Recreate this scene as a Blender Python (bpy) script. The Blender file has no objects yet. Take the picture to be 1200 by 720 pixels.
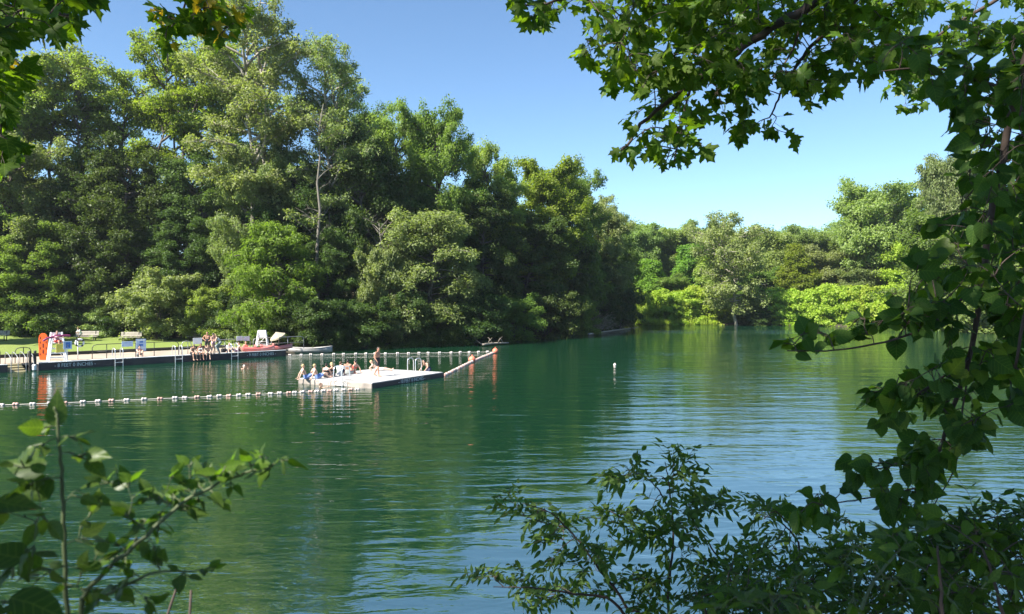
import bpy, bmesh, math, random
import numpy as np
from mathutils import Vector, Matrix

# ------------------------------------------------------------------ camera, sky, sun, exposure
SC = bpy.context.scene
COL = SC.collection
R = math.radians
W_, H_, F_, HZ, EYE = 1200.0, 720.0, 900.0, 350.0, 5.0

cam_d = bpy.data.cameras.new('camera')
cam = bpy.data.objects.new('camera', cam_d)
COL.objects.link(cam)
cam.location = (0, 0, EYE)
cam.rotation_euler = (R(90), 0, 0)
cam_d.sensor_width = 36.0
cam_d.lens = F_ / W_ * 36.0
cam_d.shift_y = -(H_ / 2 - HZ) / W_
cam_d.clip_start = 0.05
cam_d.clip_end = 6000
cam_d.dof.use_dof = True
cam_d.dof.focus_distance = 30
cam_d.dof.aperture_fstop = 9.0
SC.camera = cam

SUN_EL, SUN_AZ = 46.0, 233.0            # azimuth clockwise from +Y
sd = Vector((math.sin(R(SUN_AZ)) * math.cos(R(SUN_EL)), math.cos(R(SUN_AZ)) * math.cos(R(SUN_EL)), math.sin(R(SUN_EL))))
world = bpy.data.worlds.new('World')
SC.world = world
world.use_nodes = True
nt = world.node_tree
bg = nt.nodes['Background']
sky = nt.nodes.new('ShaderNodeTexSky')
sky.sky_type = 'NISHITA'
sky.sun_disc = False
sky.sun_elevation = R(SUN_EL)
sky.sun_rotation = R(SUN_AZ)
sky.altitude = 900
sky.air_density = 0.85
sky.dust_density = 0.05
sky.ozone_density = 1.0
wb = nt.nodes.new('ShaderNodeMix'); wb.data_type = 'RGBA'; wb.blend_type = 'MULTIPLY'
wb.inputs['Factor'].default_value = 1
wb.inputs['B'].default_value = (0.85, 1.01, 1.07, 1)     # the camera's white balance
nt.links.new(sky.outputs['Color'], wb.inputs['A'])
nt.links.new(wb.outputs['Result'], bg.inputs['Color'])
bg.inputs["Strength"].default_value = 0.071
sun_d = bpy.data.lights.new('sun', 'SUN')
sun_d.energy = 5.0
sun_d.angle = R(0.5)
sun_d.color = (1.0, 0.95, 0.86)
sun = bpy.data.objects.new('sun', sun_d)
COL.objects.link(sun)
sun.rotation_euler = sd.to_track_quat('Z', 'Y').to_euler()
sun.location = (-60, -20, 80)
SC.view_settings.view_transform = 'Standard'
SC.view_settings.look = 'None'
SC.view_settings.gamma = 1
SC.view_settings.exposure = 1.6
SC.cycles.max_bounces = 8
SC.cycles.diffuse_bounces = 4
SC.cycles.glossy_bounces = 4
SC.cycles.transmission_bounces = 6
SC.cycles.caustics_reflective = False
SC.cycles.caustics_refractive = False
SC.cycles.use_denoising = True

def at(px, py, Y):
    """pixel of the photograph + distance -> world point"""
    return Vector(((px - 600) / F_ * Y, Y, EYE - (py - HZ) / F_ * Y))

def on(px, py, z):
    """pixel of the photograph on the level z -> world point"""
    Y = (EYE - z) * F_ / (py - HZ)
    return Vector(((px - 600) / F_ * Y, Y, z))

# ------------------------------------------------------------------ helpers
def tag(o, label=None, cat=None, group=None, kind=None):
    if label: o['label'] = label
    if cat: o['category'] = cat
    if group: o['group'] = group
    if kind: o['kind'] = kind
    return o

def empty(name, loc=(0, 0, 0), rz=0.0, label=None, cat=None, group=None):
    o = bpy.data.objects.new(name, None)
    COL.objects.link(o)
    o.location = loc
    o.rotation_euler = (0, 0, rz)
    o.empty_display_size = 0.2
    return tag(o, label, cat, group)

def link(name, me, mat=None, parent=None, smooth=False):
    o = bpy.data.objects.new(name, me)
    COL.objects.link(o)
    if mat is not None:
        me.materials.append(mat)
    if parent is not None:
        o.parent = parent
    if smooth:
        me.polygons.foreach_set('use_smooth', [True] * len(me.polygons))
    return o

def bm_obj(name, bm, mat=None, parent=None, smooth=False):
    me = bpy.data.meshes.new(name)
    bmesh.ops.recalc_face_normals(bm, faces=bm.faces)
    bm.to_mesh(me)
    bm.free()
    return link(name, me, mat, parent, smooth)

def copy_tree(o, parent=None):
    c = o.copy()
    COL.objects.link(c)
    c.parent = parent
    for ch in list(o.children):
        copy_tree(ch, c)
    return c

def box(bm, c, s, m=None, bev=0.0):
    """box of centre c and full size s (optionally turned by matrix m)"""
    r = bmesh.ops.create_cube(bm, size=1.0)
    vs = r['verts']
    bmesh.ops.scale(bm, vec=s, verts=vs)
    if bev > 0:
        es = list({e for v in vs for e in v.link_edges})
        rb = bmesh.ops.bevel(bm, geom=es, offset=bev, segments=1, affect='EDGES')
        vs = list({v for f in rb['faces'] for v in f.verts} | {v for v in vs if v.is_valid})
    if m is not None:
        bmesh.ops.transform(bm, matrix=m, verts=vs)
    bmesh.ops.translate(bm, vec=c, verts=vs)
    return vs

def tube(bm, pts, rad, n=8, cap=True):
    """round tube along the points; rad is one radius or one for each point"""
    pts = [Vector(p) for p in pts]
    if not hasattr(rad, '__len__'):
        rad = [rad] * len(pts)
    rings = []
    prev = None
    for i, p in enumerate(pts):
        if i == 0: d = pts[1] - pts[0]
        elif i == len(pts) - 1: d = pts[-1] - pts[-2]
        else: d = (pts[i + 1] - pts[i]).normalized() + (pts[i] - pts[i - 1]).normalized()
        if d.length < 1e-9: d = Vector((0, 0, 1))
        d.normalize()
        if prev is None:
            a = d.cross(Vector((0, 0, 1)))
            if a.length < 1e-3: a = d.cross(Vector((1, 0, 0)))
        else:
            a = prev - d * prev.dot(d)
            if a.length < 1e-4: a = d.orthogonal()
        a.normalize()
        prev = a
        b = d.cross(a)
        rings.append([bm.verts.new(p + (a * math.cos(2 * math.pi * k / n) + b * math.sin(2 * math.pi * k / n)) * rad[i]) for k in range(n)])
    for i in range(len(rings) - 1):
        for k in range(n):
            bm.faces.new((rings[i][k], rings[i][(k + 1) % n], rings[i + 1][(k + 1) % n], rings[i + 1][k]))
    if cap:
        bm.faces.new(rings[0][::-1])
        bm.faces.new(rings[-1])

def bar(bm, a, b, w, h):
    """square bar from a to b"""
    a, b = Vector(a), Vector(b)
    d = b - a
    q = d.to_track_quat('Y', 'Z').to_matrix().to_4x4()
    box(bm, (a + b) / 2, (w, d.length, h), q)

def ball(bm, c, r, s=(1, 1, 1), sub=2, m=None):
    res = bmesh.ops.create_icosphere(bm, subdivisions=sub, radius=r)
    vs = res['verts']
    bmesh.ops.scale(bm, vec=s, verts=vs)
    if m is not None:
        bmesh.ops.transform(bm, matrix=m, verts=vs)
    bmesh.ops.translate(bm, vec=c, verts=vs)
    return vs

def smooth_path(pts, n=6):
    """Catmull-Rom through the points"""
    P = [Vector(p) for p in pts]
    if len(P) < 3:
        return [P[0].lerp(P[1], i / n) for i in range(n + 1)]
    P = [P[0] * 2 - P[1]] + P + [P[-1] * 2 - P[-2]]
    out = []
    for i in range(1, len(P) - 2):
        a, b, c, d = P[i - 1], P[i], P[i + 1], P[i + 2]
        for k in range(n):
            t = k / n
            out.append(0.5 * ((2 * b) + (c - a) * t + (2 * a - 5 * b + 4 * c - d) * t * t + (3 * b - a - 3 * c + d) * t ** 3))
    out.append(P[-2])
    return out

# ------------------------------------------------------------------ materials
def new_mat(name):
    m = bpy.data.materials.new(name)
    m.use_nodes = True
    n = m.node_tree.nodes
    return m, n, m.node_tree.links, n['Principled BSDF']

def mat(name, col, rough=0.6, var=0.12, scale=6.0, bump=0.0, metal=0.0, spec=0.4, stain=None):
    """plain procedural surface: noise in the colour, roughness and (optionally) relief"""
    m, n, l, p = new_mat(name)
    tc = n.new('ShaderNodeTexCoord')
    no = n.new('ShaderNodeTexNoise')
    no.inputs['Scale'].default_value = scale
    no.inputs['Detail'].default_value = 6
    l.new(tc.outputs['Object'], no.inputs['Vector'])
    mx = n.new('ShaderNodeMix'); mx.data_type = 'RGBA'
    c = Vector(col)
    mx.inputs['A'].default_value = (*(c * (1 - var)), 1)
    mx.inputs['B'].default_value = (*(Vector([min(1, v) for v in c * (1 + var)])), 1)
    l.new(no.outputs['Fac'], mx.inputs['Factor'])
    out = mx.outputs['Result']
    if stain:
        n2 = n.new('ShaderNodeTexNoise'); n2.inputs['Scale'].default_value = scale * 0.37; n2.inputs['Detail'].default_value = 8
        l.new(tc.outputs['Object'], n2.inputs['Vector'])
        rp = n.new('ShaderNodeValToRGB')
        rp.color_ramp.elements[0].position = 0.5; rp.color_ramp.elements[1].position = 0.72
        l.new(n2.outputs['Fac'], rp.inputs['Fac'])
        m2 = n.new('ShaderNodeMix'); m2.data_type = 'RGBA'
        l.new(rp.outputs['Color'], m2.inputs['Factor'])
        l.new(out, m2.inputs['A']); m2.inputs['B'].default_value = (*stain, 1)
        out = m2.outputs['Result']
    l.new(out, p.inputs['Base Color'])
    p.inputs['Roughness'].default_value = rough
    p.inputs['Metallic'].default_value = metal
    p.inputs['Specular IOR Level'].default_value = spec
    if bump:
        b = n.new('ShaderNodeBump'); b.inputs['Strength'].default_value = 0.5; b.inputs['Distance'].default_value = bump
        l.new(no.outputs['Fac'], b.inputs['Height']); l.new(b.outputs['Normal'], p.inputs['Normal'])
    return m

def leaf_mat(name, c1, c2, trans=0.35, rough=0.5, tcol=None, patch=0.25, spec=0.22, vein=False, hue=0.0):
    """leaf: colour between c1 and c2 leaf by leaf, slow drift through the crown, light passing through the blade"""
    m, n, l, p = new_mat(name)
    geo = n.new('ShaderNodeNewGeometry')
    tc = n.new('ShaderNodeTexCoord')
    oi = n.new('ShaderNodeObjectInfo')
    no = n.new('ShaderNodeTexNoise'); no.inputs['Scale'].default_value = patch; no.inputs['Detail'].default_value = 3
    l.new(tc.outputs['Object'], no.inputs['Vector'])
    ad = n.new('ShaderNodeMath'); ad.operation = 'MULTIPLY_ADD'
    l.new(geo.outputs['Random Per Island'], ad.inputs[0]); ad.inputs[1].default_value = 0.6
    sb = n.new('ShaderNodeMath'); sb.operation = 'MULTIPLY_ADD'
    l.new(no.outputs['Fac'], sb.inputs[0]); sb.inputs[1].default_value = 1.6; sb.inputs[2].default_value = -0.6
    l.new(sb.outputs[0], ad.inputs[2])
    mx = n.new('ShaderNodeMix'); mx.data_type = 'RGBA'; mx.clamp_factor = True
    mx.inputs['A'].default_value = (*c1, 1); mx.inputs['B'].default_value = (*c2, 1)
    l.new(ad.outputs[0], mx.inputs['Factor'])
    out = mx.outputs['Result']
    hs = n.new('ShaderNodeHueSaturation')
    mr = n.new('ShaderNodeMapRange'); mr.inputs['To Min'].default_value = 0.485; mr.inputs['To Max'].default_value = 0.515
    l.new(oi.outputs['Random'], mr.inputs['Value']); l.new(mr.outputs['Result'], hs.inputs['Hue'])
    mv = n.new('ShaderNodeMapRange'); mv.inputs['To Min'].default_value = 0.85; mv.inputs['To Max'].default_value = 1.18
    mm = n.new('ShaderNodeMath'); mm.operation = 'MULTIPLY'; mm.inputs[1].default_value = 7.31
    mf = n.new('ShaderNodeMath'); mf.operation = 'FRACT'
    l.new(oi.outputs['Random'], mm.inputs[0]); l.new(mm.outputs[0], mf.inputs[0]); l.new(mf.outputs[0], mv.inputs['Value'])
    l.new(mv.outputs['Result'], hs.inputs['Value'])
    l.new(out, hs.inputs['Color'])
    out = hs.outputs['Color']
    if vein:
        uv = n.new('ShaderNodeUVMap')
        sp = n.new('ShaderNodeSeparateXYZ'); l.new(uv.outputs['UV'], sp.inputs[0])
        ab = n.new('ShaderNodeMath'); ab.operation = 'ABSOLUTE'; l.new(sp.outputs['X'], ab.inputs[0])
        # midrib plus side veins running up and out
        s1 = n.new('ShaderNodeMath'); s1.operation = 'MULTIPLY_ADD'; l.new(ab.outputs[0], s1.inputs[0]); s1.inputs[1].default_value = -0.75
        l.new(sp.outputs['Y'], s1.inputs[2])
        s2 = n.new('ShaderNodeMath'); s2.operation = 'MULTIPLY'; l.new(s1.outputs[0], s2.inputs[0]); s2.inputs[1].default_value = 38
        s3 = n.new('ShaderNodeMath'); s3.operation = 'SINE'; l.new(s2.outputs[0], s3.inputs[0])
        s4 = n.new('ShaderNodeMath'); s4.operation = 'GREATER_THAN'; l.new(s3.outputs[0], s4.inputs[0]); s4.inputs[1].default_value = 0.93
        s5 = n.new('ShaderNodeMath'); s5.operation = 'LESS_THAN'; l.new(ab.outputs[0], s5.inputs[0]); s5.inputs[1].default_value = 0.014
        s6 = n.new('ShaderNodeMath'); s6.operation = 'MAXIMUM'; l.new(s4.outputs[0], s6.inputs[0]); l.new(s5.outputs[0], s6.inputs[1])
        s7 = n.new('ShaderNodeMath'); s7.operation = 'MULTIPLY'; l.new(s6.outputs[0], s7.inputs[0]); s7.inputs[1].default_value = 0.35
        m3 = n.new('ShaderNodeMix'); m3.data_type = 'RGBA'
        l.new(s7.outputs[0], m3.inputs['Factor']); l.new(out, m3.inputs['A'])
        m3.inputs['B'].default_value = (min(1, c2[0] * 2.0), min(1, c2[1] * 1.7), min(1, c2[2] * 1.6), 1)
        out = m3.outputs['Result']
    l.new(out, p.inputs['Base Color'])
    p.inputs['Roughness'].default_value = rough
    p.inputs['Specular IOR Level'].default_value = spec
    tr = n.new('ShaderNodeBsdfTranslucent')
    gm = n.new('ShaderNodeMix'); gm.data_type = 'RGBA'; gm.blend_type = 'MULTIPLY'; gm.inputs['Factor'].default_value = 1
    l.new(out, gm.inputs['A'])
    gm.inputs['B'].default_value = (*(tcol or (2.1, 2.3, 0.8)), 1)
    l.new(gm.outputs['Result'], tr.inputs['Color'])
    ms = n.new('ShaderNodeMixShader'); ms.inputs['Fac'].default_value = trans
    l.new(p.outputs[0], ms.inputs[1]); l.new(tr.outputs[0], ms.inputs[2])
    l.new(ms.outputs[0], n['Material Output'].inputs['Surface'])
    return m

M = {}
M['bark'] = mat('bark', (0.10, 0.085, 0.07), 0.9, 0.45, 5, 0.03)
M['pale_bark'] = mat('pale_bark', (0.30, 0.27, 0.22), 0.85, 0.4, 3, 0.02, stain=(0.14, 0.12, 0.09))
M['twig'] = mat('twig', (0.055, 0.038, 0.03), 0.8, 0.35, 30, 0.004)
M['snag_bark'] = mat('snag_bark', (0.15, 0.135, 0.11), 0.9, 0.4, 3, 0.02, stain=(0.09, 0.08, 0.065))
M['green_stem'] = mat('green_stem', (0.07, 0.09, 0.035), 0.6, 0.3, 30)
M['dead_wood'] = mat('dead_wood', (0.33, 0.28, 0.22), 0.9, 0.3, 6, 0.01)

# crowns of the far trees: mid greens, each kind its own, with shade in the dark one
M['locust_leaf'] = leaf_mat('locust_leaf', (0.135, 0.185, 0.040), (0.235, 0.290, 0.078), 0.45)
M['dark_leaf'] = leaf_mat('dark_leaf', (0.030, 0.060, 0.015), (0.088, 0.128, 0.032), 0.3)  # dark foliage, deepened so its colour holds the lower wood's shadows
M['mid_leaf'] = leaf_mat('mid_leaf', (0.075, 0.130, 0.026), (0.165, 0.225, 0.052), 0.4)
M['silver_leaf'] = leaf_mat('silver_leaf', (0.125, 0.162, 0.054), (0.235, 0.272, 0.115), 0.36)
M['yellow_leaf'] = leaf_mat('yellow_leaf', (0.095, 0.150, 0.018), (0.195, 0.250, 0.036), 0.42)
M['fresh_leaf'] = leaf_mat('fresh_leaf', (0.085, 0.160, 0.022), (0.165, 0.265, 0.045), 0.42)
M['knot_leaf'] = leaf_mat('knot_leaf', (0.190, 0.280, 0.030), (0.310, 0.400, 0.070), 0.4, patch=0.5)
M['dogwood_leaf'] = leaf_mat('dogwood_leaf', (0.110, 0.160, 0.050), (0.320, 0.370, 0.170), 0.35, patch=0.8)
M['brush_leaf'] = leaf_mat('brush_leaf', (0.14, 0.13, 0.085), (0.26, 0.23, 0.16), 0.2)
M['far_leaf'] = leaf_mat('far_leaf', (0.125, 0.180, 0.054), (0.220, 0.280, 0.092), 0.4, patch=0.08)
# near leaves
M['maple_leaf'] = leaf_mat('maple_leaf', (0.030, 0.062, 0.008), (0.075, 0.120, 0.018), 0.45, 0.55, (3.8, 3.9, 0.7), 1.5, 0.12, vein=True)
M['heart_leaf'] = leaf_mat('heart_leaf', (0.028, 0.062, 0.012), (0.064, 0.112, 0.024), 0.34, 0.55, (3.2, 3.4, 0.7), 2.0, 0.12, vein=True)
M['ash_leaf'] = leaf_mat('ash_leaf', (0.032, 0.068, 0.016), (0.068, 0.115, 0.030), 0.34, 0.5, (3.2, 3.4, 0.7), 2.0, 0.12, vein=True)
M['weed_leaf'] = leaf_mat('weed_leaf', (0.036, 0.072, 0.013), (0.078, 0.122, 0.026), 0.4, 0.38, (2.6, 2.8, 0.8), 3.0, vein=True)

def ground_mat():
    m, n, l, p = new_mat('forest_floor')
    tc = n.new('ShaderNodeTexCoord')
    a = n.new('ShaderNodeTexNoise'); a.inputs['Scale'].default_value = 0.35; a.inputs['Detail'].default_value = 10; a.inputs['Roughness'].default_value = 0.65
    l.new(tc.outputs['Object'], a.inputs['Vector'])
    r = n.new('ShaderNodeValToRGB')
    e = r.color_ramp.elements
    e[0].position = 0.3; e[0].color = (0.030, 0.024, 0.015, 1)
    e[1].position = 0.75; e[1].color = (0.040, 0.060, 0.018, 1)
    x = r.color_ramp.elements.new(0.52); x.color = (0.055, 0.045, 0.025, 1)
    l.new(a.outputs['Fac'], r.inputs['Fac']); l.new(r.outputs['Color'], p.inputs['Base Color'])
    p.inputs['Roughness'].default_value = 0.95
    b = n.new('ShaderNodeBump'); b.inputs['Distance'].default_value = 0.15
    l.new(a.outputs['Fac'], b.inputs['Height']); l.new(b.outputs['Normal'], p.inputs['Normal'])
    return m

def lawn_mat():
    m, n, l, p = new_mat('lawn_grass')
    tc = n.new('ShaderNodeTexCoord')
    a = n.new('ShaderNodeTexNoise'); a.inputs['Scale'].default_value = 0.28; a.inputs['Detail'].default_value = 9; a.inputs['Roughness'].default_value = 0.7
    b = n.new('ShaderNodeTexNoise'); b.inputs['Scale'].default_value = 25; b.inputs['Detail'].default_value = 4
    l.new(tc.outputs['Object'], a.inputs['Vector']); l.new(tc.outputs['Object'], b.inputs['Vector'])
    mx = n.new('ShaderNodeMix'); mx.data_type = 'RGBA'
    mx.inputs['A'].default_value = (0.085, 0.155, 0.018, 1); mx.inputs['B'].default_value = (0.235, 0.270, 0.055, 1)
    s = n.new('ShaderNodeMath'); s.operation = 'MULTIPLY_ADD'; s.inputs[1].default_value = 0.5
    l.new(a.outputs['Fac'], s.inputs[0])
    s2 = n.new('ShaderNodeMath'); s2.operation = 'MULTIPLY'; s2.inputs[1].default_value = 0.5
    l.new(b.outputs['Fac'], s2.inputs[0]); l.new(s2.outputs[0], s.inputs[2])
    l.new(s.outputs[0], mx.inputs['Factor']); l.new(mx.outputs['Result'], p.inputs['Base Color'])
    p.inputs['Roughness'].default_value = 0.85
    bp = n.new('ShaderNodeBump'); bp.inputs['Distance'].default_value = 0.04
    l.new(b.outputs['Fac'], bp.inputs['Height']); l.new(bp.outputs['Normal'], p.inputs['Normal'])
    return m

def water_mat():
    m, n, l, p = new_mat('lake_water')
    tc = n.new('ShaderNodeTexCoord')
    def noise(scale, sx, sy, rz, detail, dist=0.0, rough=0.5):
        mp = n.new('ShaderNodeMapping'); mp.inputs['Scale'].default_value = (sx, sy, 1); mp.inputs['Rotation'].default_value = (0, 0, R(rz))
        l.new(tc.outputs['Object'], mp.inputs['Vector'])
        t = n.new('ShaderNodeTexNoise'); t.inputs['Scale'].default_value = scale; t.inputs['Detail'].default_value = detail
        t.inputs['Distortion'].default_value = dist; t.inputs['Roughness'].default_value = rough
        l.new(mp.outputs['Vector'], t.inputs['Vector'])
        return t.outputs['Fac']
    def mul(a, k):
        q = n.new('ShaderNodeMath'); q.operation = 'MULTIPLY'; l.new(a, q.inputs[0])
        if isinstance(k, (int, float)): q.inputs[1].default_value = k
        else: l.new(k, q.inputs[1])
        return q.outputs[0]
    def add(a, b):
        q = n.new('ShaderNodeMath'); q.operation = 'ADD'; l.new(a, q.inputs[0]); l.new(b, q.inputs[1]); return q.outputs[0]
    swell = noise(0.55, 0.30, 1.0, -14, 1, 0.6)        # long ripples coming in towards the bank
    rip = noise(1.9, 0.33, 1.0, -10, 2, 0.8)
    chop = noise(6.5, 0.45, 1.0, 8, 2, 0.5)
    fine = noise(17, 0.5, 1.0, -4, 1, 0.3)
    breeze = noise(0.035, 1.0, 1.6, 20, 2)             # patches of wind and of calm
    mr = n.new('ShaderNodeMapRange'); mr.inputs['From Min'].default_value = 0.38; mr.inputs['From Max'].default_value = 0.62
    mr.inputs['To Min'].default_value = 0.35; mr.inputs['To Max'].default_value = 1.15
    l.new(breeze, mr.inputs['Value'])
    mid = noise(1.05, 0.24, 1.0, -6, 1, 0.5)
    sx = n.new('ShaderNodeMapping'); sx.inputs['Location'].default_value = (-40 / 30.0, -116 / 9.0, 0); sx.inputs['Scale'].default_value = (1 / 30.0, 1 / 9.0, 0)
    l.new(tc.outputs['Object'], sx.inputs['Vector'])
    ln_ = n.new('ShaderNodeVectorMath'); ln_.operation = 'LENGTH'; l.new(sx.outputs['Vector'], ln_.inputs[0])
    gp = n.new('ShaderNodeMapRange'); gp.inputs['From Min'].default_value = 0.5; gp.inputs['From Max'].default_value = 1.1; gp.inputs['To Min'].default_value = 0.16; gp.inputs['To Max'].default_value = 0.0
    l.new(ln_.outputs['Value'], gp.inputs['Value'])
    h = add(add(mul(gp.outputs['Result'], rip), add(mul(swell, 0.030), mul(mid, 0.034))), mul(mr.outputs['Result'], add(mul(rip, 0.030), add(mul(chop, 0.0075), mul(fine, 0.0012)))))
    b = n.new('ShaderNodeBump'); b.inputs['Strength'].default_value = 1.0; b.inputs['Distance'].default_value = 1.0
    l.new(h, b.inputs['Height'])
    l.new(b.outputs['Normal'], p.inputs['Normal'])
    tint = noise(0.05, 1, 1, 0, 3)
    mx = n.new('ShaderNodeMix'); mx.data_type = 'RGBA'
    mx.inputs['A'].default_value = (0.004, 0.027, 0.012, 1); mx.inputs['B'].default_value = (0.006, 0.036, 0.017, 1)
    l.new(tint, mx.inputs['Factor']); l.new(mx.outputs['Result'], p.inputs['Base Color'])
    p.inputs['Roughness'].default_value = 0.03
    p.inputs['IOR'].default_value = 5.6
    p.inputs['Specular IOR Level'].default_value = 0.5
    return m
M['ground'] = ground_mat(); M['lawn'] = lawn_mat(); M['water'] = water_mat()
M['deck'] = mat('deck_boards', (0.42, 0.40, 0.37), 0.75, 0.22, 3, 0.004, stain=(0.28, 0.26, 0.23))
M['raft_deck'] = mat('raft_boards', (0.43, 0.42, 0.41), 0.7, 0.2, 3, 0.004, stain=(0.30, 0.29, 0.275))
M['fascia'] = mat('dark_fascia', (0.020, 0.020, 0.024), 0.6, 0.4, 3, 0.004, stain=(0.045, 0.045, 0.04))  # black paint on the dock; stands for shade on the raft sides
M['raft_side'] = mat('raft_side_boards', (0.34, 0.29, 0.25), 0.75, 0.25, 3, 0.004, stain=(0.16, 0.14, 0.12))
M['concrete'] = mat('beige_concrete', (0.35, 0.285, 0.22), 0.9, 0.2, 1.2, 0.01, stain=(0.25, 0.21, 0.17))
M['step'] = mat('wet_step', (0.36, 0.31, 0.18), 0.7, 0.25, 3, 0.01, stain=(0.14, 0.14, 0.08))
M['timber'] = mat('dark_timber', (0.035, 0.03, 0.026), 0.85, 0.35, 4, 0.01)
M['grey_wood'] = mat('grey_wood', (0.36, 0.32, 0.27), 0.85, 0.3, 5, 0.006)
M['black_pipe'] = mat('black_pipe', (0.035, 0.038, 0.036), 0.5, 0.3, 8)
M['grey_pipe'] = mat('grey_pipe', (0.30, 0.31, 0.31), 0.45, 0.15, 8, metal=0.4)
M['chrome'] = mat('bright_steel', (0.78, 0.78, 0.78), 0.28, 0.08, 9, metal=0.75)
M['white'] = mat('white_paint', (0.80, 0.80, 0.80), 0.5, 0.06, 4, stain=(0.66, 0.66, 0.66))
M['orange'] = mat('rescue_orange', (0.86, 0.13, 0.018), 0.45, 0.1, 4)
M['buoy'] = mat('buoy_orange', (0.80, 0.20, 0.12), 0.5, 0.12, 4, stain=(0.62, 0.20, 0.13))
M['float_white'] = mat('float_white', (0.56, 0.50, 0.47), 0.55, 0.1, 7, stain=(0.55, 0.45, 0.42))
M['float_pink'] = mat('float_pink', (0.52, 0.33, 0.28), 0.55, 0.15, 7, stain=(0.50, 0.25, 0.2))
M['rope'] = mat('rope', (0.62, 0.56, 0.50), 0.9, 0.2, 20)
M['red'] = mat('faded_red', (0.66, 0.17, 0.15), 0.45, 0.18, 3, stain=(0.60, 0.30, 0.28))
M['grey_hull'] = mat('grey_hull', (0.34, 0.33, 0.32), 0.55, 0.2, 3, stain=(0.2, 0.19, 0.18))
M['canvas'] = mat('cream_canvas', (0.34, 0.30, 0.22), 0.9, 0.12, 6)
M['pale_blue'] = mat('pale_blue_board', (0.48, 0.58, 0.74), 0.5, 0.06, 5)
M['blue'] = mat('sign_blue', (0.07, 0.18, 0.50), 0.5, 0.1, 5)
M['yellow'] = mat('sun_yellow', (0.75, 0.60, 0.10), 0.6, 0.1, 5)
M['lettering'] = mat('white_lettering', (0.66, 0.66, 0.66), 0.6, 0.08, 10)
M['black'] = mat('black_cloth', (0.018, 0.018, 0.022), 0.8, 0.3, 12)
# ------------------------------------------------------------------ terrain, lawn, water
DA, DU, DN = np.array([-32.9, 53.3]), np.array([0.704, 0.710]), np.array([-0.710, 0.704])
def dk(s, t, z=0.0):
    """dock coordinates: s along the front edge, t inland"""
    p = DA + DU * s + DN * t
    return Vector((p[0], p[1], z))
DECK = 0.48
LAKE = np.array([(-6, 5.6), (0, 4.5), (8, 5), (16, 7), (30, 14), (60, 40), (80, 85), (78, 118), (66, 134), (45, 143), (32, 149), (24, 148), (17, 130), (12.0, 118), (4.3, 96), (-6.4, 82.5),
                 (-14, 77), (-18.6, 73), (-20.3, 68.3), (-42.5, 45.9), (-50, 38), (-42, 22), (-25, 12), (-12, 7)], float)

def lake_sd(x, y):
    """distance to the shore, positive on land"""
    x = np.asarray(x, float); y = np.asarray(y, float)
    best = np.full(x.shape, 1e9); inside = np.zeros(x.shape, bool)
    n = len(LAKE)
    for i in range(n):
        ax, ay = LAKE[i]; bx, by = LAKE[(i + 1) % n]
        dx, dy = bx - ax, by - ay
        t = np.clip(((x - ax) * dx + (y - ay) * dy) / (dx * dx + dy * dy), 0, 1)
        best = np.minimum(best, np.hypot(x - ax - t * dx, y - ay - t * dy))
        c = ((ay > y) != (by > y)) & (x < (bx - ax) * (y - ay) / (by - ay + 1e-12) + ax)
        inside ^= c
    return np.where(inside, -best, best)

def sstep(t):
    t = np.clip(t, 0, 1)
    return t * t * (3 - 2 * t)

def tree_line(x):
    return np.interp(x, [-120, -45, -24, -14, -6, 5, 12, 25, 40], [88, 82, 77.5, 79, 85, 99, 121, 154, 168])

def ground_z(x, y):
    x = np.asarray(x, float); y = np.asarray(y, float)
    d = lake_sd(x, y)
    wc = 1 - sstep((np.hypot(x, y * 1.3) - 12) / 18)
    zc = 3.3 * sstep(d / 4.2) + 0.06 * np.clip(d - 4.2, 0, 50)
    zb = 0.36 * sstep(d / 1.0) + 0.021 * np.clip(d - 9, 0, 40)
    left = np.where(x < 40, 0.24 * np.clip(y - tree_line(x) - 0.5, 0, 36), 0)
    far = 0.13 * np.clip(y - 158, 0, 110) + 0.13 * np.clip(x - 84, 0, 100)
    zb = zb + np.maximum(left, far) * sstep(d / 3)
    bumps = 0.12 * np.sin(x * 0.9 + 1.3 * np.sin(y * 0.7)) * np.sin(y * 1.1) * sstep((d - 14) / 10)
    land = wc * zc + (1 - wc) * zb + bumps
    return np.where(d > 0, land, np.maximum(-4.0, 0.75 * d))

def gz(x, y):
    return float(ground_z(np.array([x]), np.array([y]))[0])

def grid_mesh(name, xs, ys, zf, keep=None):
    X, Y = np.meshgrid(xs, ys)
    Z = zf(X, Y)
    nx, ny = len(xs), len(ys)
    co = np.stack([X, Y, Z], -1).reshape(-1, 3)
    i = (np.arange(ny - 1)[:, None] * nx + np.arange(nx - 1)[None]).reshape(-1)
    f = np.stack([i, i + 1, i + nx + 1, i + nx], 1)
    if keep is not None:
        c = co[f].mean(1)
        f = f[keep(c[:, 0], c[:, 1])]
    return quad_mesh(name, co, f)

def quad_mesh(name, co, f):
    me = bpy.data.meshes.new(name)
    k = f.shape[1]
    me.vertices.add(len(co)); me.vertices.foreach_set('co', np.ascontiguousarray(co, np.float32).ravel())
    me.loops.add(f.size); me.loops.foreach_set('vertex_index', np.ascontiguousarray(f, np.int32).ravel())
    me.polygons.add(len(f)); me.polygons.foreach_set('loop_start', np.arange(0, f.size, k, dtype=np.int32))
    me.update(calc_edges=True)
    return me

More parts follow.
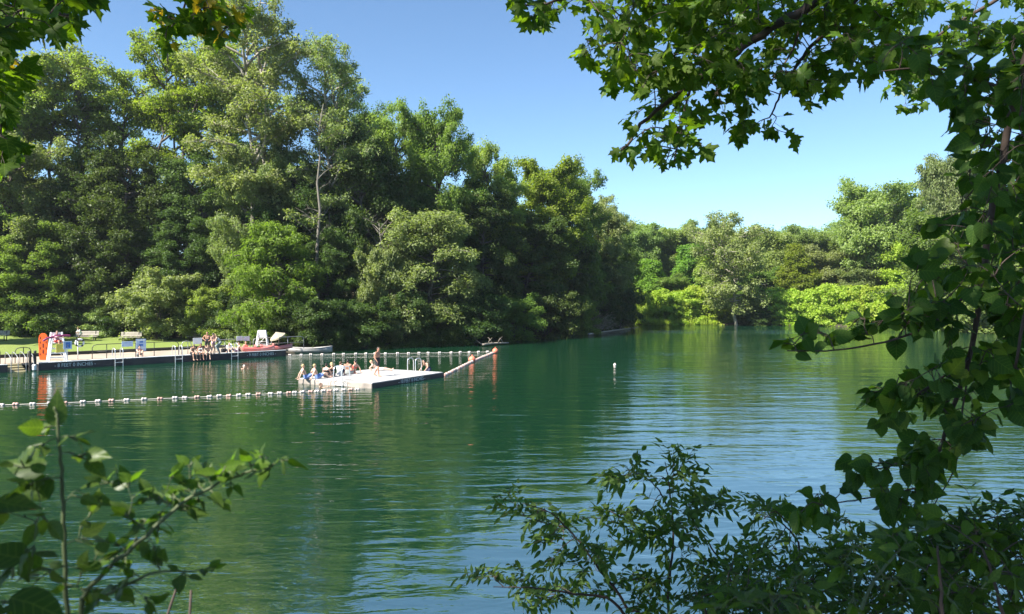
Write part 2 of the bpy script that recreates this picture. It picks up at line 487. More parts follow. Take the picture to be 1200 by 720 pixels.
xs = np.concatenate([[-3000, -1200, -500, -250], np.arange(-130, 170, 1.6), [250, 500, 1200, 3000]])
ys = np.concatenate([[-800, -300, -100, -60], np.arange(-30, 280, 1.6), [400, 700, 1500, 4000]])
g = link('ground', grid_mesh('ground', xs, ys, ground_z), M['ground'], smooth=True); tag(g, kind='structure')
wm = quad_mesh('water', np.array([(-70, 2, 0), (100, 2, 0), (100, 155, 0), (-70, 155, 0)], float), np.array([[0, 1, 2, 3]]))
tag(link('water', wm, M['water']), kind='structure')

def lawn_ok(x, y):
    t = (x - DA[0]) * DN[0] + (y - DA[1]) * DN[1]
    s = (x - DA[0]) * DU[0] + (y - DA[1]) * DU[1]
    return (t > 7.9) & (y < tree_line(x) + 1.2) & (s < 21.5) & (x > -90)
tag(link('lawn', grid_mesh('lawn', np.arange(-92, -15, 0.5), np.arange(45, 92, 0.5), lambda x, y: np.maximum(ground_z(x, y), 0.36) + 0.10, lawn_ok), M['lawn'], smooth=True), kind='structure')

# ------------------------------------------------------------------ trees
def unit(v):
    return v / (np.linalg.norm(v, axis=-1, keepdims=True) + 1e-9)

def kite_mesh(name, P, D, N, L, Wd, fold=0.16):
    """one small folded blade for every leaf: base, side, tip, side"""
    S = np.cross(N, D)
    L = L[:, None]; Wd = Wd[:, None]
    a = P
    b = P + D * L * 0.42 + S * Wd * 0.5 + N * L * fold
    c = P + D * L - N * L * fold * 0.6
    d = P + D * L * 0.42 - S * Wd * 0.5 + N * L * fold
    co = np.stack([a, b, c, d], 1).reshape(-1, 3)
    f = np.arange(len(co)).reshape(-1, 4)
    return quad_mesh(name, co, f)

def clump_leaves(rng, C, rad, n, flat, L0, up=0.7, out=0.6, droop=0.2, w=0.62):
    """leaves in a cluster round every centre C (radius rad, squashed by flat)"""
    k = len(C)
    c = np.repeat(C, n, 0); r = np.repeat(rad, n)[:, None]
    u = unit(rng.normal(size=(k * n, 3)))
    q = rng.random((k * n, 1)) ** 0.5 * (1 + 0.35 * rng.random((k * n, 1)) ** 4)
    off = u * q * np.array([1, 1, flat])
    P = c + off * r
    N = unit(u * np.array([1, 1, 0.8]) * out + np.array([0, 0, up]) + rng.normal(size=(k * n, 3)) * 0.55)
    D = unit(u * np.array([1, 1, 0.3]) + rng.normal(size=(k * n, 3)) * 0.7 - np.array([0, 0, droop]))
    D = unit(D - N * (D * N).sum(1, keepdims=True))
    L = L0 * (0.65 + 0.7 * rng.random(k * n))
    return P, D, N, L, L * w

def limb_path(rng, p0, az, pitch, length, curve, n=6, wob=0.12):
    """bent limb: starts at p0 with heading az and pitch, pitch changes by curve along it"""
    pts = [np.array(p0, float)]
    st = length / n
    for i in range(n):
        d = np.array([math.cos(az) * math.cos(pitch), math.sin(az) * math.cos(pitch), math.sin(pitch)])
        pts.append(pts[-1] + d * st)
        az += rng.normal() * wob; pitch += curve / n + rng.normal() * wob * 0.7
    return np.array(pts)

def along(pts, t):
    t = np.clip(t, 0, 1) * (len(pts) - 1)
    i = np.minimum(t.astype(int), len(pts) - 2)
    f = (t - i)[:, None]
    return pts[i] * (1 - f) + pts[i + 1] * f

def grow(seed, H, base, Rad, prof, n_limb, leaf, n_clump=7, clump=(0.7, 1.2), per=110, flat=0.6, pitch=(5, 60), curve=-0.3,
         trunk_r=0.32, stems=1, spread=0.0, start=0.35, sub=3, drop=0.1, lean=(0, 0), up=0.7, droop=0.2, wob=0.12, top=0.94, w=0.62, limb_r=1.0):
    """a tree: returns (trunk-and-limb mesh, leaf mesh). prof maps 0..1 of the crown height to 0..1 of the crown radius"""
    rng = np.random.default_rng(seed)
    bm = bmesh.new()
    C, CR = [], []
    for s in range(stems):
        a0 = rng.random() * 6.28
        nseg = 9
        hs = np.linspace(0, H * top, nseg)
        x = np.cumsum(rng.normal(size=nseg) * 0.018 * H); y = np.cumsum(rng.normal(size=nseg) * 0.018 * H)
        x -= x[0]; y -= y[0]
        k = spread * (hs / H) ** 0.8
        tr = np.stack([x + math.cos(a0 + s * 6.28 / stems) * k + lean[0] * (hs / H) ** 1.3, y + math.sin(a0 + s * 6.28 / stems) * k + lean[1] * (hs / H) ** 1.3, hs], 1)
        r0 = trunk_r / math.sqrt(stems) * (0.85 + 0.3 * rng.random())
        rr = r0 * (1 - 0.86 * (hs / hs[-1])); rr[0] *= 1.35
        tube(bm, [tuple(p) for p in tr], list(rr), 8)
        nl = max(3, n_limb // stems)
        for i in range(nl):
            f = (i + rng.random() * 0.8) / nl
            h = base + (H * top - base) * f ** 0.95
            p0 = along(tr, np.array([h / (H * top)]))[0]
            az = i * 2.39996 + rng.normal() * 0.35 + a0
            x01 = (h - base) / max(H - base, 1e-3)
            ln = Rad * prof(min(1, x01)) * (0.72 + 0.42 * rng.random())
            if ln < 0.4: ln = 0.4
            pt = R(pitch[0] + (pitch[1] - pitch[0]) * x01) + rng.normal() * 0.12
            lp = limb_path(rng, p0, az, pt + rng.normal() * 0.16, ln, curve, 6, wob)
            lr = limb_r * min(0.55 * r0, 0.012 * H * 0.35 + 0.018 * ln) * (1 - 0.4 * x01)
            tube(bm, [tuple(p) for p in lp], list(lr * (1 - 0.85 * np.linspace(0, 1, len(lp)))), 5)
            nc = max(2, int(round(n_clump * (0.5 + ln / Rad * 0.6))))
            t = start + (1 - start) * (np.arange(nc) + rng.random(nc) * 0.7) / nc
            c = along(lp, t)
            C.append(c + rng.normal(size=c.shape) * 0.36 * clump[0]); CR.append(clump[0] + (clump[1] - clump[0]) * rng.random(nc))
            for b in range(sub):
                tb = start * 0.9 + (0.95 - start) * (b + rng.random() * 0.8) / sub
                pb = along(lp, np.array([tb]))[0]
                l2 = ln * (0.30 + 0.25 * rng.random()) * (1.15 - 0.5 * tb)
                sp = limb_path(rng, pb, az + (1 if b % 2 else -1) * (0.6 + 0.5 * rng.random()), pt * 0.6 + rng.normal() * 0.3 + curve * 0.4, l2, curve * 0.7, 4, wob)
                tube(bm, [tuple(p) for p in sp], list(lr * 0.42 * (1 - 0.8 * np.linspace(0, 1, len(sp)))), 4)
                n2 = max(1, int(round(n_clump * 0.45)))
                c = along(sp, 0.4 + 0.6 * (np.arange(n2) + rng.random(n2)) / n2)
                C.append(c + rng.normal(size=c.shape) * 0.40 * clump[0]); CR.append(clump[0] + (clump[1] - clump[0]) * rng.random(n2))
        C.append(tr[-2:] + rng.normal(size=(2, 3)) * 0.2); CR.append(np.full(2, clump[0]))
    C = np.concatenate(C); CR = np.concatenate(CR)
    ok = rng.random(len(C)) > drop
    C, CR = C[ok], CR[ok]
    me = bpy.data.meshes.new('trunk')
    bmesh.ops.recalc_face_normals(bm, faces=bm.faces)
    bm.to_mesh(me); bm.free()
    me.polygons.foreach_set('use_smooth', [True] * len(me.polygons))
    P, D, N, L, Wd = clump_leaves(rng, C, CR, per, flat, leaf, up=up, droop=droop, w=w)
    return me, kite_mesh('crown', P, D, N, L, Wd)

def dome(p, lo=0.35, peak=0.4):
    """crown outline: widest at peak of its height, lo of the width at its bottom"""
    def f(x):
        if x < peak:
            return lo + (1 - lo) * math.sin(x / peak * math.pi / 2)
        return max(0.0, 1 - ((x - peak) / (1 - peak)) ** p) ** (1 / p) * 1.0
    return f

KIND = {}
def kind(name, bark, leafm, H, **kw):
    t, c = grow(H=H, **kw)
    t.materials.append(M[bark]); c.materials.append(M[leafm])
    co = np.empty(len(c.vertices) * 3, np.float32); c.vertices.foreach_get('co', co); co = co.reshape(-1, 3)
    H = float(np.percentile(co[:, 2], 99.7)); kw['Rad'] = float(np.percentile(np.hypot(co[:, 0] - co[:, 0].mean(), co[:, 1] - co[:, 1].mean()), 96)) / 1.06
    KIND[name] = (t, c, H, kw['Rad'], leafm)

kind('locust', 'bark', 'locust_leaf', 28, seed=3, base=14, Rad=5.0, prof=dome(3.0, 0.5, 0.62), n_limb=40, leaf=0.259, n_clump=8, clump=(0.38, 0.97), per=53, flat=0.78, pitch=(32, 66), curve=-0.7, trunk_r=0.46, start=0.35, sub=5, drop=0.42, stems=3, spread=4.0, w=0.6, limb_r=1.2, wob=0.20, top=0.86, up=0.5)
kind('locust_b', 'bark', 'locust_leaf', 27, seed=14, base=13, Rad=5.2, prof=dome(3.0, 0.5, 0.62), n_limb=40, leaf=0.259, n_clump=8, clump=(0.38, 1.02), per=55, flat=0.78, pitch=(30, 64), curve=-0.65, trunk_r=0.50, start=0.34, sub=5, drop=0.44, stems=3, spread=3.6, w=0.6, limb_r=1.2, wob=0.20, top=0.86, up=0.5)
kind('oak', 'bark', 'mid_leaf', 22, seed=5, base=3.0, Rad=6.4, prof=dome(2.8, 0.65, 0.5), n_limb=51, leaf=0.259, n_clump=9, clump=(0.36, 0.92), per=67, flat=1.01, pitch=(-5, 52), curve=-0.3, trunk_r=0.45, sub=5, drop=0.18, wob=0.16, top=0.84, up=0.5)
kind('oak_b', 'bark', 'mid_leaf', 21, seed=25, base=2.5, Rad=5.6, prof=dome(2.6, 0.6, 0.45), n_limb=48, leaf=0.250, n_clump=9, clump=(0.36, 0.92), per=67, flat=1.04, pitch=(-8, 54), curve=-0.35, trunk_r=0.42, sub=5, drop=0.20, wob=0.16, top=0.84, up=0.5)
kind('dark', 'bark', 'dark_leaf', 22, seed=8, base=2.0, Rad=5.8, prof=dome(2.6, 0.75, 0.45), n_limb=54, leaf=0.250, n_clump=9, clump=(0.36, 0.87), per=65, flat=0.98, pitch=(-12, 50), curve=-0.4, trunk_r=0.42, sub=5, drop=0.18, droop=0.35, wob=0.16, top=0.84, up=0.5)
kind('cottonwood', 'pale_bark', 'silver_leaf', 32, seed=17, base=12, Rad=6.6, prof=dome(2.8, 0.55, 0.55), n_limb=48, leaf=0.250, n_clump=8, clump=(0.36, 0.92), per=55, flat=0.98, pitch=(20, 62), curve=-0.2, trunk_r=0.5, start=0.36, sub=5, drop=0.42, limb_r=1.2, stems=2, spread=2.6, wob=0.22, top=0.88, up=0.5)
kind('yellow', 'bark', 'yellow_leaf', 21, seed=31, base=3.0, Rad=5.4, prof=dome(2.8, 0.65, 0.5), n_limb=51, leaf=0.259, n_clump=9, clump=(0.36, 0.87), per=63, flat=1.01, pitch=(0, 54), curve=-0.3, trunk_r=0.38, sub=5, drop=0.18, wob=0.16, top=0.84, up=0.5)
kind('sumac', 'bark', 'fresh_leaf', 9.5, seed=41, base=0.8, Rad=3.9, prof=dome(1.7, 0.75, 0.25), n_limb=51, leaf=0.250, n_clump=6, clump=(0.26, 0.58), per=59, flat=0.91, pitch=(5, 62), curve=-1.1, trunk_r=0.2, sub=4, drop=0.18, droop=0.9, w=0.36, up=0.5)
kind('willow', 'bark', 'mid_leaf', 12, seed=43, base=1.0, Rad=4.2, prof=dome(1.9, 0.6, 0.4), n_limb=48, leaf=0.211, n_clump=7, clump=(0.27, 0.68), per=59, flat=1.10, pitch=(10, 58), curve=-1.2, trunk_r=0.24, sub=4, drop=0.21, droop=0.9, w=0.45, wob=0.18, up=0.5)
kind('bush', 'bark', 'locust_leaf', 5.5, seed=51, base=0.25, Rad=3.3, prof=dome(1.8, 0.85, 0.25), n_limb=59, leaf=0.182, n_clump=6, clump=(0.22, 0.50), per=57, flat=1.04, pitch=(15, 78), curve=-0.6, trunk_r=0.16, stems=5, spread=1.6, sub=4, drop=0.20, up=0.5)
kind('bush_dark', 'bark', 'dark_leaf', 5.0, seed=53, base=0.1, Rad=3.6, prof=dome(2.0, 0.95, 0.2), n_limb=59, leaf=0.192, n_clump=6, clump=(0.26, 0.58), per=62, flat=1.04, pitch=(-8, 72), curve=-0.7, trunk_r=0.16, stems=4, spread=1.8, sub=4, drop=0.20, droop=0.5, up=0.5)
kind('dogwood', 'bark', 'dogwood_leaf', 3.2, seed=55, base=0.1, Rad=2.4, prof=dome(2.0, 0.9, 0.3), n_limb=54, leaf=0.154, n_clump=6, clump=(0.17, 0.40), per=45, flat=1.10, pitch=(10, 78), curve=-0.5, trunk_r=0.1, stems=5, spread=1.3, sub=3, drop=0.20, up=0.5)
kind('knotweed', 'green_stem', 'knot_leaf', 4.2, seed=57, base=0.1, Rad=4.2, prof=dome(2.3, 1.0, 0.2), n_limb=72, leaf=0.307, n_clump=7, clump=(0.30, 0.63), per=49, flat=0.91, pitch=(10, 78), curve=-0.8, trunk_r=0.12, stems=6, spread=2.4, sub=4, drop=0.16, droop=0.4, w=0.8, up=0.5)
kind('vine', 'bark', 'fresh_leaf', 13, seed=61, base=0.5, Rad=2.7, prof=dome(2.2, 0.95, 0.25), n_limb=64, leaf=0.326, n_clump=6, clump=(0.34, 0.77), per=51, flat=1.25, pitch=(0, 58), curve=-1.5, trunk_r=0.25, sub=4, drop=0.18, droop=1.0, w=0.7, up=0.5)
kind('sycamore', 'pale_bark', 'silver_leaf', 18.5, seed=67, base=4.5, Rad=6.4, prof=dome(2.6, 0.55, 0.55), n_limb=45, leaf=0.326, n_clump=8, clump=(0.42, 0.92), per=41, flat=1.04, pitch=(10, 68), curve=-0.3, trunk_r=0.34, sub=5, drop=0.50, lean=(-3.5, 0), limb_r=1.2, wob=0.18, top=0.86, up=0.5)
kind('conifer', 'bark', 'mid_leaf', 14, seed=71, base=0.8, Rad=4.0, prof=lambda x: max(0.05, 1 - x ** 1.5), n_limb=75, leaf=0.307, n_clump=6, clump=(0.30, 0.68), per=45, flat=0.91, pitch=(-8, 50), curve=-0.3, trunk_r=0.26, sub=4, drop=0.14, droop=0.3, w=0.45, wob=0.16, up=0.5)
kind('broad', 'bark', 'far_leaf', 20, seed=73, base=3.5, Rad=7.4, prof=dome(3.0, 0.6, 0.55), n_limb=60, leaf=0.346, n_clump=9, clump=(0.47, 1.11), per=62, flat=0.98, pitch=(-5, 52), curve=-0.35, trunk_r=0.5, sub=5, drop=0.18, wob=0.16, top=0.84, up=0.5)
kind('broad_b', 'bark', 'far_leaf', 17, seed=79, base=2.0, Rad=5.8, prof=dome(2.8, 0.7, 0.5), n_limb=51, leaf=0.346, n_clump=9, clump=(0.42, 1.06), per=57, flat=1.04, pitch=(-8, 52), curve=-0.4, trunk_r=0.42, sub=5, drop=0.18, wob=0.16, top=0.84, up=0.5)

_alt = {}
def crown_in(kd, leaf):
    """the same crown mesh with another leaf"""
    if leaf is None or leaf == KIND[kd][4]:
        return KIND[kd][1]
    if (kd, leaf) not in _alt:
        me = KIND[kd][1].copy()
        me.materials.clear(); me.materials.append(M[leaf])
        _alt[(kd, leaf)] = me
    return _alt[(kd, leaf)]

rt = random.Random(11)
def plant(kd, px, Y, top, width, label, group, name='tree', cat='tree', leaf=None, z=None, sink=0.0, rz=None):
    """one tree of a kind: px where it stands, Y how far, top the pixel row of its tip, width its crown in pixels"""
    x = (px - 600) / F_ * Y
    z0 = gz(x, Y) - sink if z is None else z
    h = EYE - (top - HZ) / F_ * Y - z0
    t, c, H, Rd, lf = KIND[kd]
    s = width / F_ * Y / 2 / (Rd * 1.06)
    o = empty(name, (x, Y, z0), rt.random() * 6.28 if rz is None else rz, label, cat, group)
    o.scale = (s, s * (0.92 + 0.16 * rt.random()), h / (H * 1.0))
    a = bpy.data.objects.new('trunk' if name != 'shrub' else 'stem', t); a.parent = o; COL.objects.link(a)
    b = bpy.data.objects.new('crown' if name != 'shrub' else 'foliage', crown_in(kd, leaf)); b.parent = o; COL.objects.link(b)
    return o

WL = 'trees of the wood behind the swimming dock'
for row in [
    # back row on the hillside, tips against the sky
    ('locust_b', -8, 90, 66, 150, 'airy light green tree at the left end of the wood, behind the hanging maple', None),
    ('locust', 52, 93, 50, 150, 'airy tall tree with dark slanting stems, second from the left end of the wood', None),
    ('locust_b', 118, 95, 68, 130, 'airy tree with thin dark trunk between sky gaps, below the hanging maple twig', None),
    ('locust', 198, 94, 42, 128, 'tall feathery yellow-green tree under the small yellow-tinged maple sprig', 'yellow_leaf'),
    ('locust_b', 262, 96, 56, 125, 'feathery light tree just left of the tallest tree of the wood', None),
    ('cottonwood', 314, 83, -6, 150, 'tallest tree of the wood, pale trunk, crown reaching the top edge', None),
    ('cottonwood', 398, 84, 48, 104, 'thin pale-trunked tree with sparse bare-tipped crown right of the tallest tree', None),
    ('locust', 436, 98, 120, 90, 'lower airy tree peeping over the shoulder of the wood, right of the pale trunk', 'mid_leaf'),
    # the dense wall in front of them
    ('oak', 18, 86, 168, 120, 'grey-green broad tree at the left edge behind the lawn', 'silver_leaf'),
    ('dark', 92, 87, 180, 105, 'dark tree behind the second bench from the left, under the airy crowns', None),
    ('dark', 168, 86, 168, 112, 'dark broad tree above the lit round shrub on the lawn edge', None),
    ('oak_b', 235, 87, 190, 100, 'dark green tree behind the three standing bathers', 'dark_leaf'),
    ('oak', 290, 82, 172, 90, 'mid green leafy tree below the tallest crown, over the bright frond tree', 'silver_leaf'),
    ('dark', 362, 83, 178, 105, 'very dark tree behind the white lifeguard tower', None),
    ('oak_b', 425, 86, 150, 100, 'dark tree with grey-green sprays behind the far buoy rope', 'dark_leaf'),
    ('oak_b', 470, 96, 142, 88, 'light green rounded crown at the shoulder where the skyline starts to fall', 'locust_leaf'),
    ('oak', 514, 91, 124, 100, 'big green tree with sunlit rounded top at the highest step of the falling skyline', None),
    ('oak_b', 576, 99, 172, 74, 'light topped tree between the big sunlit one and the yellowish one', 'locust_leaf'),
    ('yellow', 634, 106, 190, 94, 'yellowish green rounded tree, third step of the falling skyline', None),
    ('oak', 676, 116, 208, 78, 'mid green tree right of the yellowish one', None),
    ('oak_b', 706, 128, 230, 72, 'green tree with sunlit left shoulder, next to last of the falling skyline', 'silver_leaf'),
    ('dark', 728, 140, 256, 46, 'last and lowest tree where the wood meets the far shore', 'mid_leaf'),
    # low trees at the water, many with shade put into dark leaves
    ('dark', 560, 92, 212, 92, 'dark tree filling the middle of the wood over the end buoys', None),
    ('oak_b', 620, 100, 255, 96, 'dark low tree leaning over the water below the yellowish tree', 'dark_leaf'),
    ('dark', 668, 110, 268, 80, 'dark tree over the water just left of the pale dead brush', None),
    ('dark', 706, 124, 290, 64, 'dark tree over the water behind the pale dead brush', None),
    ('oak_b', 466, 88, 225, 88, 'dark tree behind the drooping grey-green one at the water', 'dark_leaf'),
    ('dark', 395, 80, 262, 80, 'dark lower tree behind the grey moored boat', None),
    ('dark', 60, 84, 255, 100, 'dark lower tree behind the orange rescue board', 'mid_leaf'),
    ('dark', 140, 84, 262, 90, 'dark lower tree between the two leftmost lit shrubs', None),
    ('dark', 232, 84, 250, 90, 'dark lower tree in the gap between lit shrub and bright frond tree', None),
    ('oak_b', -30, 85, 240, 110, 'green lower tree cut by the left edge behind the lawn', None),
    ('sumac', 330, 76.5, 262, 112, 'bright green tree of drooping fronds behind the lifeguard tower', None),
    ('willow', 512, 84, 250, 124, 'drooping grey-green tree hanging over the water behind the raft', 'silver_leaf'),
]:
    kd, px, Y, top, w, lab, lf = row
    plant(kd, px, Y, top, w, lab, WL, 'tree', 'tree', lf)

o = plant('oak', -215, 66, 128, 150, 'shore tree left of the lawn casting its shade on the grass', WL, 'tree', 'tree', None)

SL = 'shrubs at the foot of the wood'
for row in [
    ('bush', 190, 81.0, 318, 104, 'large rounded light green shrub sunlit behind the second bench', 'dogwood_leaf'),
    ('bush', 248, 80.4, 336, 70, 'light green shrub behind the three standing bathers', None),
    ('dogwood', 4, 85.0, 358, 62, 'white-flecked shrub at the left edge of the lawn', None),
    ('dogwood', 42, 84.2, 362, 58, 'white-flecked shrub behind the orange rescue board', None),
    ('dogwood', 84, 84.0, 360, 58, 'white-flecked shrub behind the person in white', None),
    ('dogwood', 126, 83.5, 358, 52, 'white-flecked shrub between the two left benches', None),
    ('bush_dark', 62, 84, 335, 90, 'dark shrub above the white-flecked ones behind the lifeguard', None),
    ('bush_dark', 150, 84.0, 342, 70, 'dark shrub left of the large lit shrub', None),
    ('dogwood', 282, 77.5, 360, 52, 'white-flecked shrub behind the pair of white signs', None),
    ('bush_dark', 262, 80, 346, 60, 'dark shrub over the bench behind the standing bathers', None),
    ('dogwood', 304, 76.5, 366, 40, 'small flecked shrub behind the lifeguard tower', None),
    ('bush_dark', 372, 74.5, 352, 78, 'dark shrub hanging over the moored boat', None),
    ('bush_dark', 425, 77.2, 350, 84, 'dark shrub at the water behind the walking bather', None),
    ('bush_dark', 468, 79.8, 345, 74, 'dark shrub at the water left of the drooping tree', None),
    ('bush_dark', 552, 84.3, 348, 84, 'dark shrub at the water behind the two end buoys', None),
    ('bush_dark', 600, 91.5, 345, 80, 'dark shrub at the water right of the end buoys', 'mid_leaf'),
    ('bush_dark', 640, 97.5, 344, 78, 'dark shrub at the water below the yellowish tree', None),
    ('bush_dark', 676, 108, 346, 56, 'dark shrub at the water left of the pale dead brush', 'mid_leaf'),
    ('bush_dark', 722, 127, 340, 62, 'dark shrub at the water right of the pale dead brush', None),
    ('bush_dark', 344, 74.2, 372, 56, 'dark shrub under the bright frond tree', None),
    ('bush_dark', 398, 75.8, 368, 60, 'low dark shrub trailing in the water beyond the moored boat', None),
    ('bush_dark', 508, 82.3, 362, 70, 'low dark shrub at the water under the drooping tree', None),
    ('bush', 446, 80, 290, 70, 'grey-twigged pale shrub in the dark of the wood', 'silver_leaf'),
]:
    kd, px, Y, top, w, lab, lf = row
    plant(kd, px, Y, top, w, lab, SL, 'shrub', 'shrub', lf, sink=0.25)

FS = 'trees along the far shore'
for row in [
    ('sycamore', 864, 142, 250, 84, 'pale sparse tree with leaning light trunk standing at the far water edge', None),
    ('broad', 1026, 152, 216, 104, 'tallest broad tree of the far shore, standing above the skyline', None),
    ('broad', 1118, 135, 182, 74, 'tall pale tree behind the hanging branch, right of the tallest far tree', 'silver_leaf'),
    ('conifer', 934, 150, 288, 62, 'pointed yellow-green tree midway along the far shore', 'yellow_leaf'),
    ('broad_b', 905, 163, 266, 64, 'rounded green tree behind the pale leaning one', None),
    ('broad_b', 972, 154, 290, 66, 'rounded light tree left of the tallest far tree', 'silver_leaf'),
    ('broad_b', 1064, 146, 276, 72, 'bright green tree right of the tallest far tree', 'knot_leaf'),
    ('broad_b', 1006, 150, 312, 66, 'grey-green tree in front of the tallest far tree', 'silver_leaf'),
    ('vine', 770, 158, 306, 40, 'vine-draped bright column at the left end of the far shore', None),
    ('vine', 806, 160, 288, 40, 'vine-draped column second along the far shore', None),
    ('vine', 834, 160, 300, 34, 'vine-draped column just left of the pale leaning tree', 'locust_leaf'),
    ('broad_b', 752, 172, 266, 54, 'hazy tree at the left end of the far skyline', None),
    ('broad_b', 790, 176, 262, 60, 'hazy rounded tree second along the far skyline', None),
    ('broad_b', 832, 172, 264, 56, 'hazy tree behind the vine-draped columns', 'dark_leaf'),
    ('broad_b', 780, 157, 322, 50, 'dark leafy tree between the yellow-green mounds of the far shore', 'mid_leaf'),
    ('broad_b', 898, 157, 316, 62, 'dark green tree over the shade-coloured gap of the far bank', 'mid_leaf'),
    ('broad_b', 945, 172, 268, 60, 'rounded tree on the far skyline over the pointed tree', None),
    ('broad_b', 988, 170, 276, 54, 'low tree on the far skyline left of the tallest one', 'mid_leaf'),
    ('broad', 1110, 120, 252, 120, 'green tree behind the hanging heart-leaved branch', 'mid_leaf'),
    ('broad_b', 1180, 112, 262, 130, 'tree at the right end of the far shore behind the hanging foliage', None),
    ('broad', 1250, 105, 220, 150, 'tree beyond the right edge of the lake', 'mid_leaf'),
]:
    kd, px, Y, top, w, lab, lf = row
    plant(kd, px, Y, top, w, lab, FS, 'tree', 'tree', lf, rz=0.0 if kd == 'sycamore' else None)

KB = 'yellow-green mounds on the far bank'
for px, Y, top, w, lab, lf in [
    (748, 150, 343, 54, 'yellow-green mound at the left end of the far bank', None),
    (790, 150.5, 341, 70, 'yellow-green mound under the vine-draped columns', None),
    (826, 150, 337, 64, 'yellow-green mound left of the pale leaning trunk', None),
    (884, 147, 352, 64, 'mound darkened by shade-coloured leaves right of the pale leaning trunk', 'mid_leaf'),  # darker leaf than the mound's own paints the shadow gap
    (920, 145, 339, 62, 'yellow-green mound under the pointed tree', None),
    (890, 142.5, 366, 40, 'low mound darkened by shade-coloured leaves beside the pale leaning trunk', 'dark_leaf'),  # darkest leaf swapped in, part of the same painted shadow
    (936, 142.5, 352, 50, 'small yellow-green mound nearest the pale leaning trunk on its right', None),
    (954, 143, 341, 64, 'yellow-green mound right of the pointed tree', None),
    (985, 141, 335, 66, 'tall yellow-green mound below the tallest far tree', None),
    (1022, 140, 337, 66, 'yellow-green mound left of the hanging branch', None),
    (1062, 136, 337, 70, 'yellow-green mound partly behind the hanging branch', None),
    (1108, 129, 335, 80, 'yellow-green mound behind the hanging branch', None),
    (1165, 118, 331, 90, 'yellow-green mound at the right end of the far bank', None),
]:
    plant('knotweed', px, Y, top, w, lab, KB, 'shrub', 'shrub', lf, sink=0.3)

# far wood on the hills: one mass nobody could count
def wood_mass(name, spots, leaf, per, lsize, seed):
    rng = np.random.default_rng(seed)
    Ps = []
    for (x, y, zc, rx, rz) in spots:
        u = unit(rng.normal(size=(38, 3))); u[:, 2] = np.abs(u[:, 2]) * 1.0 - 0.25
        C = np.array([x, y, zc]) + u * np.array([rx, rx, rz]) * (0.75 + 0.35 * rng.random((38, 1)))
        Ps.append(clump_leaves(rng, C, 0.9 + 1.0 * rng.random(38), per, 0.6, lsize))
    P, D, N, L, Wd = [np.concatenate(a) for a in zip(*Ps)]
    return link(name, kite_mesh(name, P, D, N, L, Wd), leaf)

rw = random.Random(5)
spots = []
for i in range(150):
    y = 178 + 75 * rw.random(); px = 720 + 420 * rw.random()
    x = (px - 600) / F_ * y
    spots.append((x, y, gz(x, y) + 7.5 + 3.5 * rw.random(), 4 + 2.2 * rw.random(), 5 + 2 * rw.random()))
tag(wood_mass('distant_woodland', spots, M['far_leaf'], 34, 0.62, 4), 'hazy woodland covering the hills beyond the far shore', 'woodland', kind='stuff')
spots = []
for i in range(230):
    px = -60 + 800 * rw.random(); y = np.interp(px, [-60, 450, 740], [100, 104, 158]) + 22 * rw.random()
    x = (px - 600) / F_ * y
    tp = np.interp(px, [-60, 300, 450, 560, 700, 760], [196, 196, 190, 215, 265, 285]) + 20 * rw.random()
    zt = EYE - (tp - HZ) / F_ * y
    zg = gz(x, y)
    spots.append((x, y, zt - 6 if i % 5 < 2 else zg + 1 + (zt - 8 - zg) * rw.random(), 4.5 + 2 * rw.random(), 6))
tag(wood_mass('hillside_woodland', spots, M['dark_leaf'], 34, 0.5, 6), 'dark woodland filling the hillside behind the nearer trees', 'woodland', kind='stuff')

def snag(px, Y, top, label, seed):
    x = (px - 600) / F_ * Y; z = gz(x, Y) - 0.2; h = EYE - (top - HZ) / F_ * Y - z
    o = empty('dead_tree', (x, Y, z), 0, label, 'tree')
    rng = np.random.default_rng(seed); bm = bmesh.new()
    hs = np.linspace(0, h, 10)
    tr = np.stack([np.cumsum(rng.normal(size=10) * 0.22), np.cumsum(rng.normal(size=10) * 0.15), hs], 1)
    tube(bm, [tuple(p) for p in tr], list(0.26 * (1 - 0.85 * hs / h)), 8)
    bm_obj('trunk', bm, M['snag_bark'], o, True)
    bm = bmesh.new(); C = []
    for i in range(26):
        p0 = along(tr, np.array([0.42 + 0.56 * rng.random()]))[0]
        lp = limb_path(rng, p0, rng.random() * 6.28, 0.5 + 0.5 * rng.random(), 1.2 + 3.0 * rng.random(), -0.2, 6, 0.2)
        tube(bm, [tuple(p) for p in lp], list(0.06 * (1 - 0.85 * np.linspace(0, 1, 7))), 5)
        for k in range(3):
            sp = limb_path(rng, lp[2 + k], rng.random() * 6.28, 0.4, 0.5 + 0.9 * rng.random(), 0, 3, 0.2)
            tube(bm, [tuple(p) for p in sp], list(0.025 * (1 - 0.7 * np.linspace(0, 1, 4))), 4)
        if rng.random() < 0.5: C.append(lp[-2:])
    bm_obj('branch', bm, M['snag_bark'], o, True)
    C = np.concatenate(C)
    P, D, N, L, Wd = clump_leaves(rng, C, np.full(len(C), 0.7), 34, 0.8, 0.3)
    link('crown', kite_mesh('crown', P, D, N, L, Wd), M['silver_leaf'], o)
snag(377, 79.0, 120, 'pale half-dead tree with bare grey branches above the lifeguard tower', 15)
snag(440, 80.5, 262, 'small dead grey-branched tree in the dark of the wood above the raft', 16)

